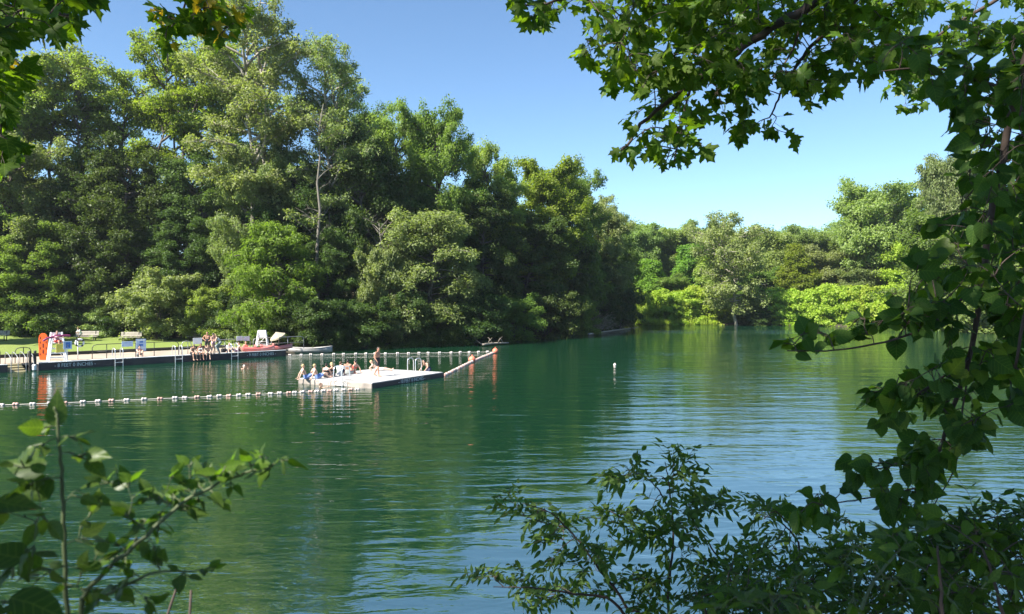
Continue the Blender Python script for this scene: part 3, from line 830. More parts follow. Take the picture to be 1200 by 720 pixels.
# pale dead brush at the water, drift logs, reeds
def brush(px, py, Y, label):
    o = empty('dead_brush', at(px, py, Y), 0, label, 'brush')
    rng = np.random.default_rng(9)
    bm = bmesh.new(); C = []
    for i in range(46):
        lp = limb_path(rng, (rng.normal() * 0.7, rng.normal() * 0.5, 0), rng.random() * 6.28, 0.5 + rng.random() * 0.8, 1.8 + 1.8 * rng.random(), -0.9, 5, 0.2)
        tube(bm, [tuple(p) for p in lp], list(0.035 * (1 - 0.8 * np.linspace(0, 1, len(lp)))), 4)
        C.append(lp[3:])
    bm_obj('branch', bm, M['dead_wood'], o)
    C = np.concatenate(C)
    P, D, N, L, Wd = clump_leaves(rng, C, np.full(len(C), 0.35), 9, 0.7, 0.2)
    link('foliage', kite_mesh('foliage', P, D, N, L, Wd), M['brush_leaf'], o)
brush(701, 386, 114, 'pale dry brush of a fallen tree at the water edge')
for (pts, r, lab) in [(((690, 392, 104), (720, 387.5, 118), (748, 383.5, 135)), 0.16, 'grey drift log lying along the dark bank'),
                      (((566, 404, 80), (580, 402.5, 82), (596, 402, 83)), 0.13, 'pale log lying in the water behind the end buoys'),
                      (((528, 381, 85), (548, 392, 84), (566, 404.5, 80.5)), 0.07, 'bare dead limb slanting into the water behind the raft')]:
    bm = bmesh.new()
    P = smooth_path([at(*p) for p in pts], 5)
    tube(bm, P, [r * (1 - 0.5 * i / (len(P) - 1)) for i in range(len(P))], 8)
    for k in range(4):
        q = P[2 + 2 * k]
        tube(bm, [q, q + Vector((0.2 * (-1) ** k, -0.2, 0.4)), q + Vector((0.5 * (-1) ** k, -0.3, 0.7))], [r * 0.35, r * 0.25, 0.01], 5)
    tag(bm_obj('driftwood', bm, M['dead_wood'], smooth=True), lab, 'log')
rng = np.random.default_rng(77)
n = 2600
px = 752 + 85 * rng.random(n) ** 1.2; Y = 145.5 + 3 * rng.random(n)
x = (px - 600) / F_ * Y
P = np.stack([x, Y, np.maximum(ground_z(x, Y), 0) - 0.05], 1)
D = unit(rng.normal(size=(n, 3)) * 0.25 + np.array([0, 0, 1])); N = unit(np.cross(D, rng.normal(size=(n, 3))))
tag(link('reeds', kite_mesh('reeds', P, D, N, 0.7 + 0.9 * rng.random(n), np.full(n, 0.07), 0.03), M['knot_leaf']), 'pale reeds in the shallows of the far bank', 'reeds', kind='stuff')

# the air: even, thin haze round everything
HB = 3150.0
bm = bmesh.new(); box(bm, Vector((0, 0, 32.0)), (HB * 2, HB * 2 + 4000, 76.0))
hz = bm_obj('haze', bm)
hm = bpy.data.materials.new('haze'); hm.use_nodes = True
hm.node_tree.nodes.clear()
ho = hm.node_tree.nodes.new('ShaderNodeOutputMaterial'); hv = hm.node_tree.nodes.new('ShaderNodeVolumePrincipled')
hv.inputs['Color'].default_value = (0.80, 0.88, 1.0, 1); hv.inputs['Density'].default_value = 0.00016; hv.inputs['Anisotropy'].default_value = 0.3
hm.node_tree.links.new(hv.outputs['Volume'], ho.inputs['Volume'])
hz.data.materials.append(hm)
tag(hz, 'thin pale summer haze over the lake', kind='stuff')
# ------------------------------------------------------------------ swimming dock and shore
UA = math.atan2(DU[1], DU[0])                    # heading of the dock front
def edge_s(px):
    k = (px - 600) / F_
    return (k * DA[1] - DA[0]) / (DU[0] - k * DU[1])
def frame(c, ux, uy):
    """matrix: local x along (ux,uy), local y = up, local z = out of the wall"""
    u = Vector((ux, uy, 0)).normalized(); z = Vector((0, 0, 1)); nrm = u.cross(z)
    m = Matrix((u, z, nrm)).transposed().to_4x4()
    m.translation = c
    return m
def text_mesh(name, s, size, m, mat_, parent=None, ext=0.004):
    cu = bpy.data.curves.new(name, 'FONT')
    cu.body = s; cu.size = size; cu.extrude = ext; cu.align_x = 'CENTER'; cu.align_y = 'CENTER'
    tmp = bpy.data.objects.new(name + '_tmp', cu); COL.objects.link(tmp)
    dg = bpy.context.evaluated_depsgraph_get()
    me = bpy.data.meshes.new_from_object(tmp.evaluated_get(dg))
    bpy.data.objects.remove(tmp); bpy.data.curves.remove(cu)
    me.transform(m)
    me.materials.clear()
    return link(name, me, mat_, parent)

def planked(bm, O, u, v, lu, lv, z0, th, board, gap=0.012):
    """deck of boards running along u, laid side by side along v"""
    nb = max(1, int(lv / board)); w = lv / nb
    a = math.atan2(u[1], u[0]); mm = Matrix.Rotation(a, 4, 'Z')
    for i in range(nb):
        c = np.array(O) + np.array(u) * lu / 2 + np.array(v) * (w * (i + 0.5))
        box(bm, Vector((c[0], c[1], z0 - th / 2 + 0.003 * ((i * 7) % 3))), (lu, w - gap, th), mm)

RZ = Matrix.Rotation(UA, 4, 'Z')
dock = empty('swim_dock', dk(0, 0, 0), 0, 'long wooden swimming dock with dark painted front along the shore', 'dock')
dock.location = (0, 0, 0)
def dock_run(s0, s1):
    bm = bmesh.new()
    planked(bm, DA + DU * s0 + DN * 0.06, DU, DN, s1 - s0, 1.5, DECK, 0.05, 0.15)
    bm_obj('decking', bm, M['deck'], dock)
    bm = bmesh.new()
    box(bm, dk((s0 + s1) / 2, 0.03, DECK / 2 - 0.1 + 0.012), (s1 - s0, 0.06, DECK + 0.2), RZ, 0.01)
    for e in (s0 + 0.03, s1 - 0.03):
        box(bm, dk(e, 0.82, DECK / 2 - 0.13), (0.06, 1.5, DECK + 0.14), RZ)
    bm_obj('fascia', bm, M['fascia'], dock)
    bm = bmesh.new()
    box(bm, dk((s0 + s1) / 2, 0.02, DECK + 0.045), (s1 - s0, 0.10, 0.05), RZ, 0.012)
    bm_obj('edge_rail', bm, M['white'], dock)
S0, S1 = edge_s(45.5), edge_s(335)
dock_run(S0, S1)
dock_run(edge_s(9) - 9.0, edge_s(9))
nrm = -DN
for pxa, pxb, txt in ((64, 112, '- 8 FEET 0 INCHES -'), (289.5, 323, '- 9 FEET 0 INCHES -')):
    a, b = edge_s(pxa), edge_s(pxb)
    m = frame(dk((a + b) / 2, -0.008, 0.27), *DU)
    o = text_mesh('lettering', txt, 0.36, m, M['lettering'], dock)
    wdt = np.ptp([(v.co.x - DA[0]) * DU[0] + (v.co.y - DA[1]) * DU[1] for v in o.data.vertices])
    o.data.transform(frame(Vector((0, 0, 0)), *DU).inverted() @ m.inverted() if False else m @ Matrix.Diagonal((float((b - a) / wdt), 1, 1, 1)) @ m.inverted())

# concrete apron behind the dock, dark kerb, steps
bm = bmesh.new()
box(bm, dk(3.0, 4.75, DECK - 0.10), (34.0, 6.2, 0.16), RZ, 0.01)
tag(bm_obj('pavement', bm, M['concrete']), kind='structure')
bm = bmesh.new()
for a, b in ((-14, -6), (-5.97, 2), (2.03, 10), (10.03, 17.5)):
    box(bm, dk((a + b) / 2, 7.98, DECK + 0.08), (b - a, 0.2, 0.32), RZ, 0.015)
tag(bm_obj('timber_kerb', bm, M['timber']), 'low dark timber kerb between the beige apron and the lawn', 'kerb')

st = empty('water_steps', (0, 0, 0), 0, 'beige steps going down into the water between the two docks, with pale handrails', 'steps')
sa, sb = edge_s(10.5), edge_s(31)
for i in range(4):
    bm = bmesh.new()
    box(bm, dk((sa + sb) / 2, 0.18 + 0.42 * i, 0.02 + 0.14 * i - 0.25), (sb - sa, 0.42, 0.5), RZ, 0.015)
    bm_obj('step', bm, M['step'], st)
for s in (sa + 0.1, (sa + sb) / 2, sb - 0.05, sb + 0.42):
    bm = bmesh.new()
    P = [dk(s, -0.12, -0.35), dk(s, -0.10, 0.55), dk(s, 0.05, 0.95), dk(s, 0.5, 1.15), dk(s, 1.2, 1.28), dk(s, 1.5, 1.15), dk(s, 1.55, 0.45)]
    tube(bm, smooth_path(P, 4), 0.025, 8)
    bm_obj('handrail', bm, M['grey_pipe'], st, True)
for px, lab in ((35.2, 'dark mooring post beside the steps, the one nearer the steps'), (41.2, 'dark mooring post at the corner of the long dock')):
    o = empty('mooring_post', dk(edge_s(px), 0.02, 0), UA, lab, 'post')
    bm = bmesh.new(); tube(bm, [(0, 0, -0.8), (0, 0, 1.32)], 0.085, 10)
    bm_obj('post', bm, M['timber'], o, False)
    bm = bmesh.new(); tube(bm, [(0, 0, 1.325), (0, 0, 1.39)], [0.098, 0.075], 10)
    bm_obj('cap', bm, M['black_pipe'], o)
bm = bmesh.new()
tube(bm, smooth_path([dk(edge_s(39.5), -0.12, z) for z in (0.02, 0.1, 0.35, 0.45)], 3), [0.05, 0.11, 0.14, 0.14, 0.14, 0.14, 0.14, 0.14, 0.11, 0.06], 10)
tag(bm_obj('dock_fender', bm, M['white'], None, True), 'white fender hanging between the two mooring posts', 'fender')

# pipe railings
def railing(label, path, h=1.06, posts=(), mat_='black_pipe', group=None):
    """path: dock (s,t) points; the ends are rounded down to the ground"""
    o = empty('pipe_railing', (0, 0, 0), 0, label, 'railing', group)
    z = DECK
    pts = [dk(s, t, 0) for s, t in path]
    d0 = (pts[1] - pts[0]).normalized(); d1 = (pts[-1] - pts[-2]).normalized()
    top = [pts[0] + Vector((0, 0, z - 0.02)), pts[0] + Vector((0, 0, z + h * 0.75)), pts[0] + d0 * 0.10 + Vector((0, 0, z + h * 0.94)), pts[0] + d0 * 0.35 + Vector((0, 0, z + h))]
    for p in pts[1:-1]: top.append(p + Vector((0, 0, z + h)))
    top += [pts[-1] - d1 * 0.35 + Vector((0, 0, z + h)), pts[-1] - d1 * 0.10 + Vector((0, 0, z + h * 0.94)), pts[-1] + Vector((0, 0, z + h * 0.75)), pts[-1] + Vector((0, 0, z - 0.02))]
    bm = bmesh.new(); tube(bm, top, 0.028, 8); bm_obj('top_rail', bm, M[mat_], o, True)
    bm = bmesh.new(); tube(bm, [p + Vector((0, 0, z + h * 0.5)) for p in pts], 0.022, 8); bm_obj('mid_rail', bm, M[mat_], o, True)
    for s, t in posts:
        bm = bmesh.new(); tube(bm, [dk(s, t, z - 0.02), dk(s, t, z + h - 0.01)], 0.028, 8); bm_obj('post', bm, M[mat_], o, True)
    return o
def st_at(px, py, z=DECK):
    p = on(px, py, z); q = np.array([p.x, p.y]) - DA
    return float(q @ DU), float(q @ DN)
r1, r2, r3, r4 = edge_s(113) + 0.3, edge_s(192), edge_s(221), edge_s(256)
railing('black pipe railing along the dock carrying the pale blue signs', [(r1, 1.95), (r3, 1.95)], posts=[(edge_s(135.5), 1.95), (edge_s(170), 1.95), (r2, 1.95)], group='pipe railings')
railing('grey pipe railing with the white square sign, behind the standing bathers', [(r3 + 0.25, 1.95), (r4 - 1.4, 1.95)], posts=[(edge_s(232) , 1.95)], mat_='grey_pipe', group='pipe railings')
railing('grey pipe railing carrying the pair of white signs', [(r4 + 0.6, 1.95), (S1 - 2.3, 1.95)], posts=[(edge_s(276), 1.95), (edge_s(290), 1.95)], mat_='grey_pipe', group='pipe railings')
railing('pipe railing at the far end of the dock behind the cream sunshade', [(S1 - 1.9, 2.2), (S1 + 3.0, 2.2)], posts=[(S1 - 0.2, 2.2), (S1 + 1.4, 2.2)], mat_='grey_pipe', group='pipe railings')
railing('rounded black pipe railing between the steps and the orange rescue board', [(edge_s(26), 1.9), (edge_s(45), 1.9)], posts=[(edge_s(36), 1.9)], group='pipe railings')
railing('black pipe railing with a rounded end left of the steps', [(edge_s(8) - 6, 1.9), (edge_s(8), 1.9)], posts=[(edge_s(8) - 3, 1.9)], group='pipe railings')

# dock ladders
def ladder(label, base, ax, ay, w=0.55, zt=DECK, reach=0.5, depth=0.9, group='swimming ladders'):
    """base: middle of the ladder on the deck edge; (ax,ay) points outward over the water"""
    o = empty('swim_ladder', (base.x, base.y, 0), math.atan2(ay, ax) - math.pi / 2, label, 'ladder', group)
    for sx in (-1, 1):
        bm = bmesh.new()
        P = [(sx * w / 2, -reach, zt), (sx * w / 2, -reach, zt + 0.62), (sx * w / 2, -reach + 0.1, zt + 0.80), (sx * w / 2, -0.12, zt + 0.82), (sx * w / 2, 0.06, zt + 0.70), (sx * w / 2, 0.10, zt + 0.3), (sx * w / 2, 0.10, -depth)]
        tube(bm, smooth_path(P, 4), 0.027, 8)
        bm_obj('handrail', bm, M['chrome'], o, True)
    for z in np.arange(zt - 0.22, -depth, -0.28):
        bm = bmesh.new(); box(bm, Vector((0, 0.10, z)), (w, 0.075, 0.035), None, 0.01); bm_obj('rung', bm, M['white'], o)
    return o
for px, lab in ((139, 'dock ladder left of the person sitting with raised knees'), (209, 'dock ladder left of the three bathers dangling their legs'), (274.5, 'dock ladder beside the seated bathers near the red boats')):
    p = dk(edge_s(px), 0.0)
    ladder(lab, p, *nrm)

# signs on the railing
def sign(name, label, px, py0, py1, w_px, t=1.90, face='white', marks=(), pole=None):
    s = edge_s(px) + 0.0
    c0 = dk(s, t)
    sc = F_ / c0.y
    # re-centre on the pixel column
    k = (px - 600) / F_; p = DA + DN * t
    s = (k * p[1] - p[0]) / (DU[0] - k * DU[1]); c0 = dk(s, t); sc = F_ / c0.y
    zt, zb = EYE - (py0 - HZ) / sc, EYE - (py1 - HZ) / sc
    w = w_px / sc * 1.25
    c = dk(s, t - 0.05, (zt + zb) / 2)
    o = empty(name, c, UA, label, 'sign')
    bm = bmesh.new(); box(bm, Vector((0, 0, 0)), (w, 0.02, zt - zb), None, 0.006); bm_obj('board', bm, M[face], o)
    for (x, z, ww, hh, mt) in marks:
        bm = bmesh.new(); box(bm, Vector((x * w, -0.0125, z * (zt - zb))), (ww * w, 0.005, hh * (zt - zb))); bm_obj('print', bm, M[mt], o)
    if pole:
        bm = bmesh.new(); tube(bm, [(0, 0.04, DECK - c.z), (0, 0.04, zt - c.z - 0.03)], 0.025, 8); bm_obj('post', bm, M[pole], o, True)
    return o
sign('notice_board', 'pale blue blank-looking sign low on the black railing', 149, 400.2, 406.4, 10, face='pale_blue')
sign('notice_board', 'tall blue and white sign right of the pale blue one', 165, 397.4, 411.5, 9.0, face='pale_blue', marks=((0, 0.40, 0.8, 0.12, 'white'), (0.02, 0.25, 0.34, 0.12, 'blue'), (0, 0.0, 0.4, 0.16, 'blue'), (0.1, -0.22, 0.5, 0.05, 'white'), (0, -0.34, 0.6, 0.05, 'white')), pole='grey_pipe')
sign('notice_board', 'white square sign left of the standing bathers', 231.2, 396.2, 403.4, 8.6, face='white')
sign('notice_board', 'white sign on the grey railing, left one of the pair', 280.6, 394.2, 399.4, 6.2, face='white')
sign('notice_board', 'white sign on the grey railing, right one of the pair', 288.6, 394.4, 399.6, 6.0, face='white')
sign('notice_board', 'blue sign with white edge behind the lifeguard chair', 79, 400.2, 409.4, 7.4, t=0.9, face='pale_blue', marks=((0.05, 0.02, 0.55, 0.72, 'blue'), (0.0, -0.05, 0.2, 0.3, 'white')), pole='white')

# ring buoy on its pole
p = on(91.2, 421.2, DECK)
o = empty('life_ring_stand', p, UA, 'white pole with a white and black ring buoy, right of the lifeguard chair', 'ring buoy')
bm = bmesh.new(); tube(bm, [(0, 0, 0), (0, 0, 1.5)], 0.035, 8); bm_obj('pole', bm, M['white'], o, True)
bm = bmesh.new()
ring = [(0.10 + 0.27 * math.cos(a), -0.09, 1.22 + 0.27 * math.sin(a)) for a in np.linspace(0, 2 * math.pi, 25)]
tube(bm, ring, 0.065, 8, cap=False); rb = bm_obj('ring', bm, M['white'], o, True)
for a in (0.4, 2.0, 3.5, 5.1):
    bm = bmesh.new()
    tube(bm, [(0.10 + 0.27 * math.cos(t), -0.09, 1.22 + 0.27 * math.sin(t)) for t in np.linspace(a, a + 0.5, 5)], 0.069, 8); bm_obj('band', bm, M['black'], rb, True)

# orange rescue board standing on end
p = on(50.6, 422.0, DECK)
o = empty('rescue_board', p, UA - 0.45, 'tall orange rescue board standing upright on the dock corner', 'rescue board')
bm = bmesh.new()
prof = [(0.17, 0.0), (0.24, 0.06), (0.27, 0.5), (0.29, 1.0), (0.30, 1.5), (0.27, 1.75), (0.19, 1.9), (0.08, 1.97)]
out = [(x, z) for x, z in prof] + [(-x, z) for x, z in prof[::-1]]
f = bm.faces.new([bm.verts.new((x, -0.03, z)) for x, z in out])
r = bmesh.ops.extrude_face_region(bm, geom=[f]); bmesh.ops.translate(bm, vec=(0, 0.07, 0), verts=[v for v in r['geom'] if isinstance(v, bmesh.types.BMVert)])
bmesh.ops.bevel(bm, geom=[e for e in bm.edges if abs(e.verts[0].co.y - e.verts[1].co.y) < 1e-4], offset=0.015, segments=2, affect='EDGES')
bm_obj('board', bm, M['orange'], o)
for z in (0.42, 0.86, 1.30, 1.62):
    for x in (-0.19, 0.19):
        bm = bmesh.new(); box(bm, Vector((x, -0.036, z)), (0.05, 0.012, 0.16), None, 0.004); bm_obj('hand_hole', bm, M['timber'], o)
for z in (0.62, 1.06):
    bm = bmesh.new(); box(bm, Vector((0, -0.036, z)), (0.07, 0.014, 0.30), None, 0.004); bm_obj('strap', bm, M['black'], o)
bm = bmesh.new(); bar(bm, (0, 0.05, 1.2), (0, 0.75, 0.0), 0.05, 0.04); bm_obj('prop', bm, M['timber'], o)

# lifeguard chairs
def guard_chair(label, p, rz, seat=1.32, back=0.75, w=0.72):
    o = empty('lifeguard_chair', p, rz, label, 'lifeguard chair')
    for sx in (-1, 1):
        for sy in (-1, 1):
            bm = bmesh.new()
            zt = seat + (0.32 if sy > 0 else back)
            bar(bm, (sx * (w / 2 + 0.20), sy * 0.62, 0), (sx * (w / 2 - 0.02), sy * 0.30 + (0 if sy > 0 else -0.05), zt), 0.09, 0.09); bm_obj('leg', bm, M['white'], o)
    bm = bmesh.new()
    for i in range(5): box(bm, Vector((0, -0.25 + 0.13 * i, seat)), (w, 0.115, 0.03), None, 0.005)
    bm_obj('seat', bm, M['white'], o)
    bm = bmesh.new()
    for i in range(4): box(bm, Vector((0, -0.375, seat + 0.16 + 0.165 * i)), (w + 0.04, 0.028, 0.15), None, 0.005)
    bm_obj('backrest', bm, M['white'], o)
    for sx in (-1, 1):
        bm = bmesh.new(); box(bm, Vector((sx * (w / 2 + 0.005), -0.02, seat + 0.335)), (0.10, 0.74, 0.03), None, 0.006); bm_obj('armrest', bm, M['white'], o)
        bm = bmesh.new(); bar(bm, (sx * (w / 2 + 0.14), 0.56, 0.25), (sx * (w / 2 + 0.08), -0.48, 0.95), 0.03, 0.08); bm_obj('side_brace', bm, M['white'], o)
        bm = bmesh.new(); bar(bm, (sx * (w / 2 + 0.07), -0.45, 0.72), (sx * (w / 2 + 0.07), 0.48, 0.72), 0.03, 0.09); bm_obj('side_rail', bm, M['white'], o)
    for z in (0.3, 0.62, 0.94):
        k = z / seat
        bm = bmesh.new(); box(bm, Vector((0, 0.64 - 0.29 * k, z)), (w + 0.36 - 0.30 * k, 0.03, 0.09), None, 0.006); bm_obj('rung', bm, M['white'], o)
    bm = bmesh.new(); bar(bm, (-w / 2 - 0.15, -0.57, 0.25), (w / 2 + 0.05, -0.42, 1.15), 0.08, 0.028); bm_obj('back_brace', bm, M['white'], o)
    return o
GC = on(67, 423.4, DECK)
guard_chair('tall white lifeguard chair with a lifeguard in pink sitting on it', GC, UA - math.pi - 0.15)
guard_chair('white lifeguard tower standing empty behind the red boats', on(307.5, 408.8, DECK), 0.22, 0.95, 0.66, 0.66)
# rescue tube on the guard's lap
bm = bmesh.new()
gd = Vector((math.cos(UA), math.sin(UA), 0))
P = [GC + gd * k + Vector((0.15, -0.15, 1.78 + h)) for k, h in ((-0.95, -0.28), (-0.6, -0.08), (0, 0.03), (0.5, 0.05), (0.8, 0.03))]
tube(bm, smooth_path(P, 4), 0.075, 8)
M['tube'] = mat('tube_purple', (0.20, 0.03, 0.10), 0.5, 0.15, 5)
tag(bm_obj('rescue_tube', bm, M['tube'], None, True), "long purple rescue tube lying across the lifeguard's lap", 'rescue tube')
# towel / sun cloth in yellow hung on chair front
bm = bmesh.new()
q = GC + gd * 0.10 + Vector((nrm[0], nrm[1], 0)) * 0.52
box(bm, q + Vector((0, 0, 0.95)), (0.62, 0.025, 0.62), RZ, 0.01)
tag(bm_obj('beach_towel', bm, M['yellow'], None), 'yellow towel hanging on the front of the lifeguard chair', 'towel')

# cream sunshade with a bench under it, at the end of the dock
p = on(325.5, 410.2, DECK)
o = empty('sunshade', p, UA, 'tilted cream canvas sunshade on a pale post at the dock end', 'sunshade')
bm = bmesh.new(); tube(bm, [(0.12, 0, 0), (0.06, 0, 1.38)], 0.04, 8); bm_obj('post', bm, M['canvas'], o, True)
bm = bmesh.new()
tl = Matrix.Translation((0, 0, 1.20)) @ Matrix.Rotation(R(-24), 4, 'Y')
c0 = bm.verts.new(tl @ Vector((0, 0, 0.42)))
rim = [bm.verts.new(tl @ Vector((0.66 * math.cos(a) * (1 + 0.03 * (i % 2)), 0.66 * math.sin(a) * (1 + 0.03 * (i % 2)), 0.02 * (i % 2)))) for i, a in enumerate(np.linspace(0, 2 * math.pi, 16, endpoint=False))]
hem = [bm.verts.new(v.co + Vector((0, 0, -0.14))) for v in rim]
for i in range(16):
    bm.faces.new((c0, rim[i], rim[(i + 1) % 16])); bm.faces.new((rim[i], hem[i], hem[(i + 1) % 16], rim[(i + 1) % 16]))
sh = bm_obj('canopy', bm, M['canvas'], o)
md = sh.modifiers.new('thickness', 'SOLIDIFY'); md.thickness = 0.012
p = on(320.5, 409.6, DECK)
o = empty('wooden_stool', p, UA, 'pale wooden stool under the cream sunshade', 'stool')
bm = bmesh.new(); box(bm, Vector((0, 0, 0.52)), (0.75, 0.4, 0.05), None, 0.01); bm_obj('seat', bm, M['canvas'], o)
for sx in (-0.3, 0.3):
    for sy in (-0.14, 0.14):
        bm = bmesh.new(); bar(bm, (sx * 1.1, sy * 1.1, 0), (sx, sy, 0.495), 0.05, 0.05); bm_obj('leg', bm, M['canvas'], o)

# boats
def hull_mesh(L, Bm, Hh, deckw=0.0, n=22, open_top=True, rise=0.12):
    bm = bmesh.new(); rings = []
    for i in range(n + 1):
        t = -1 + 2 * i / n
        w = Bm / 2 * max(0.03, (1 - abs(t) ** 2.4))
        z0 = rise * abs(t) ** 3
        zs = Hh + rise * 1.2 * t * t
        sec = [(-w, zs), (-w * 0.96, z0 + Hh * 0.5), (-w * 0.6, z0 + 0.03), (0, z0), (w * 0.6, z0 + 0.03), (w * 0.96, z0 + Hh * 0.5), (w, zs)]
        if not open_top: sec += [(w * 0.55, zs + 0.06), (0, zs + 0.08), (-w * 0.55, zs + 0.06)]
        rings.append([bm.verts.new((t * L / 2, y, z)) for y, z in sec])
    m = len(rings[0])
    for i in range(n):
        for k in range(m if not open_top else m - 1):
            bm.faces.new((rings[i][k], rings[i][(k + 1) % m], rings[i + 1][(k + 1) % m], rings[i + 1][k]))
    if not open_top:
        bm.faces.new(rings[0]); bm.faces.new(rings[-1][::-1])
    return bm
def kayak(label, p, rz):
    o = empty('kayak', p, rz, label, 'kayak', 'red kayaks lying on the dock end')
    bm_obj('hull', hull_mesh(3.0, 0.72, 0.30, open_top=False), M['red'], o, True)
    bm = bmesh.new()
    tube(bm, [(0.45 * math.cos(a) - 0.1, 0.2 * math.sin(a), 0.40) for a in np.linspace(0, 2 * math.pi, 17)], 0.03, 6, cap=False)
    bm_obj('cockpit_rim', bm, M['black'], o, True)
    bm = bmesh.new(); box(bm, Vector((-0.3, 0, 0.48)), (0.06, 0.34, 0.2), None, 0.02); bm_obj('seat_back', bm, M['red'], o)
kayak('red kayak on the dock in front of the white lifeguard tower', on(303, 412.2, DECK), UA + 0.02)
kayak('red kayak at the dock end in front of the cream sunshade', on(324, 410.2, DECK), UA - 0.06)

p = on(361, 413.6, 0.0)
o = empty('rowing_boat', p + Vector((0, 0, -0.08)), 0.12, 'grey rowing boat moored in the shade past the dock end', 'rowing boat')
h = bm_obj('hull', hull_mesh(4.4, 1.35, 0.50, rise=0.16), M['grey_hull'], o, True)
h.modifiers.new('thickness', 'SOLIDIFY').thickness = 0.03
bm = bmesh.new()
for s in (-1, 1): tube(bm, [(t * 2.2, s * 0.675 * max(0.03, 1 - abs(t) ** 2.4), 0.50 + 0.192 * t * t + 0.01) for t in np.linspace(-1, 1, 20)], 0.03, 6)
bm_obj('gunwale', bm, M['deck'], o, True)
for x in (-0.9, 0.4):
    bm = bmesh.new(); box(bm, Vector((x, 0, 0.36)), (0.25, 1.2, 0.035), None, 0.006); bm_obj('bench', bm, M['grey_wood'], o)

# benches on the lawn
def bench(label, px, py, w_px, rz=0.0):
    Y = 76.0
    for _ in range(30):
        x = (px - 600) / F_ * Y; z = max(gz(x, Y), 0.36) + 0.1
        Y += 0.5 * ((EYE - z) * F_ / (py - HZ) - Y)
    o = empty('park_bench', ((px - 600) / F_ * Y, Y, z), rz, label, 'bench')
    w = w_px / F_ * Y
    bm = bmesh.new()
    for i in range(3): box(bm, Vector((0, -0.2 + 0.14 * i, 0.45)), (w, 0.125, 0.04), None, 0.006)
    bm_obj('seat', bm, M['grey_wood'], o)
    bm = bmesh.new()
    for i in range(3): box(bm, Vector((0, 0.25 + 0.03 * i, 0.60 + 0.15 * i)), (w, 0.035, 0.13), Matrix.Rotation(R(-10), 4, 'X'), 0.006)
    bm_obj('backrest', bm, M['grey_wood'], o)
    for sx in (-1, 1):
        for y0, y1, zt in ((-0.2, -0.2, 0.43), (0.22, 0.30, 0.95)):
            bm = bmesh.new(); bar(bm, (sx * w * 0.36, y0, -0.05), (sx * w * 0.36, y1, zt), 0.07, 0.06); bm_obj('leg', bm, M['timber'], o)
    return o
b1 = bench('grey bench on the lawn with a person in white before it', 101, 399.6, 26, 0.1)
bench('grey bench on the lawn above the pale blue sign', 153, 400.6, 23, 0.15)
bench('dark bench in the shade above the three standing bathers', 232, 399.5, 24, 0.2)
bench('grey bench cut by the edge of the photo on the left of the lawn', -3, 399.5, 24, 0.1)

# bags
for px, py, lab in ((262.5, 413.2, 'dark bag on the dock right of the standing bathers'), (281, 412.4, 'dark bag on the dock beside the red boats')):
    o = empty('beach_bag', on(px, py, DECK), UA, lab, 'bag')
    bm = bmesh.new(); box(bm, Vector((0, 0, 0.17)), (0.5, 0.26, 0.34), None, 0.07); bm_obj('bag', bm, M['black'], o, False)
    bm = bmesh.new(); tube(bm, smooth_path([(-0.12, 0, 0.33), (-0.1, 0, 0.46), (0.1, 0, 0.46), (0.12, 0, 0.33)], 4), 0.015, 6); bm_obj('handle', bm, M['black'], o, True)

# ------------------------------------------------------------------ swimming raft
RF = np.array([-7.78, 42.6]); RU = np.array([-0.88, 0.475]); RV = np.array([0.475, 0.88]); RLU, RLV, RZT = 5.4, 7.2, 0.31
def rp(a, b, z=RZT):
    q = RF + RU * a + RV * b
    return Vector((q[0], q[1], z))
raft = empty('swimming_raft', (0, 0, 0), 0, 'square white-decked swimming raft moored out in the lake with bathers on it', 'raft')
bm = bmesh.new(); planked(bm, RF + RV * 0.05, RV, RU, RLV - 0.1, RLU, RZT, 0.045, 0.15, 0.008); bm_obj('decking', bm, M['raft_deck'], raft)
ma = Matrix.Rotation(math.atan2(RV[1], RV[0]), 4, 'Z')
bm = bmesh.new(); box(bm, rp(-0.02, RLV / 2, 0.085), (RLV, 0.05, 0.37), ma, 0.008); bm_obj('side', bm, M['fascia'], raft)  # side away from the sun, its shade painted with the dark material
bm = bmesh.new(); box(bm, rp(RLU + 0.02, RLV / 2, 0.085), (RLV, 0.05, 0.37), ma, 0.008); bm_obj('side', bm, M['raft_side'], raft)
bm = bmesh.new(); box(bm, rp(RLU / 2, 0.02, 0.085), (0.05, RLU - 0.02, 0.37), ma, 0.008); bm_obj('side', bm, M['raft_side'], raft)
bm = bmesh.new(); box(bm, rp(RLU / 2, RLV - 0.02, 0.085), (0.05, RLU - 0.02, 0.37), ma, 0.008); bm_obj('side', bm, M['fascia'], raft)  # far side darkened likewise, shade put in as dark boards
for a, b in ((1.0, 1.2), (4.4, 1.2), (1.0, 6.0), (4.4, 6.0)):
    bm = bmesh.new(); box(bm, rp(a, b, -0.05), (1.8, 1.0, 0.5), ma, 0.03); bm_obj('float_drum', bm, M['black'], raft)
text_mesh('lettering', '- 10 FEET 0 INCHES -', 0.30, frame(rp(-0.050, RLV * 0.52, 0.13), *RV), M['lettering'], raft)
m = frame(rp(RLU * 0.52, -0.010, 0.13), *(-RU)); text_mesh('lettering', '- 10 FEET 0 INCHES -', 0.27, m, M['lettering'], raft)
ladder('raft ladder at the front edge among the seated bathers', rp(2.35, 0.0), *(-RV), w=0.62, zt=RZT, reach=0.55)
ladder('raft ladder on the far side with a bather climbing out beside it', rp(2.1, RLV), *RV, w=0.62, zt=RZT, reach=0.55)

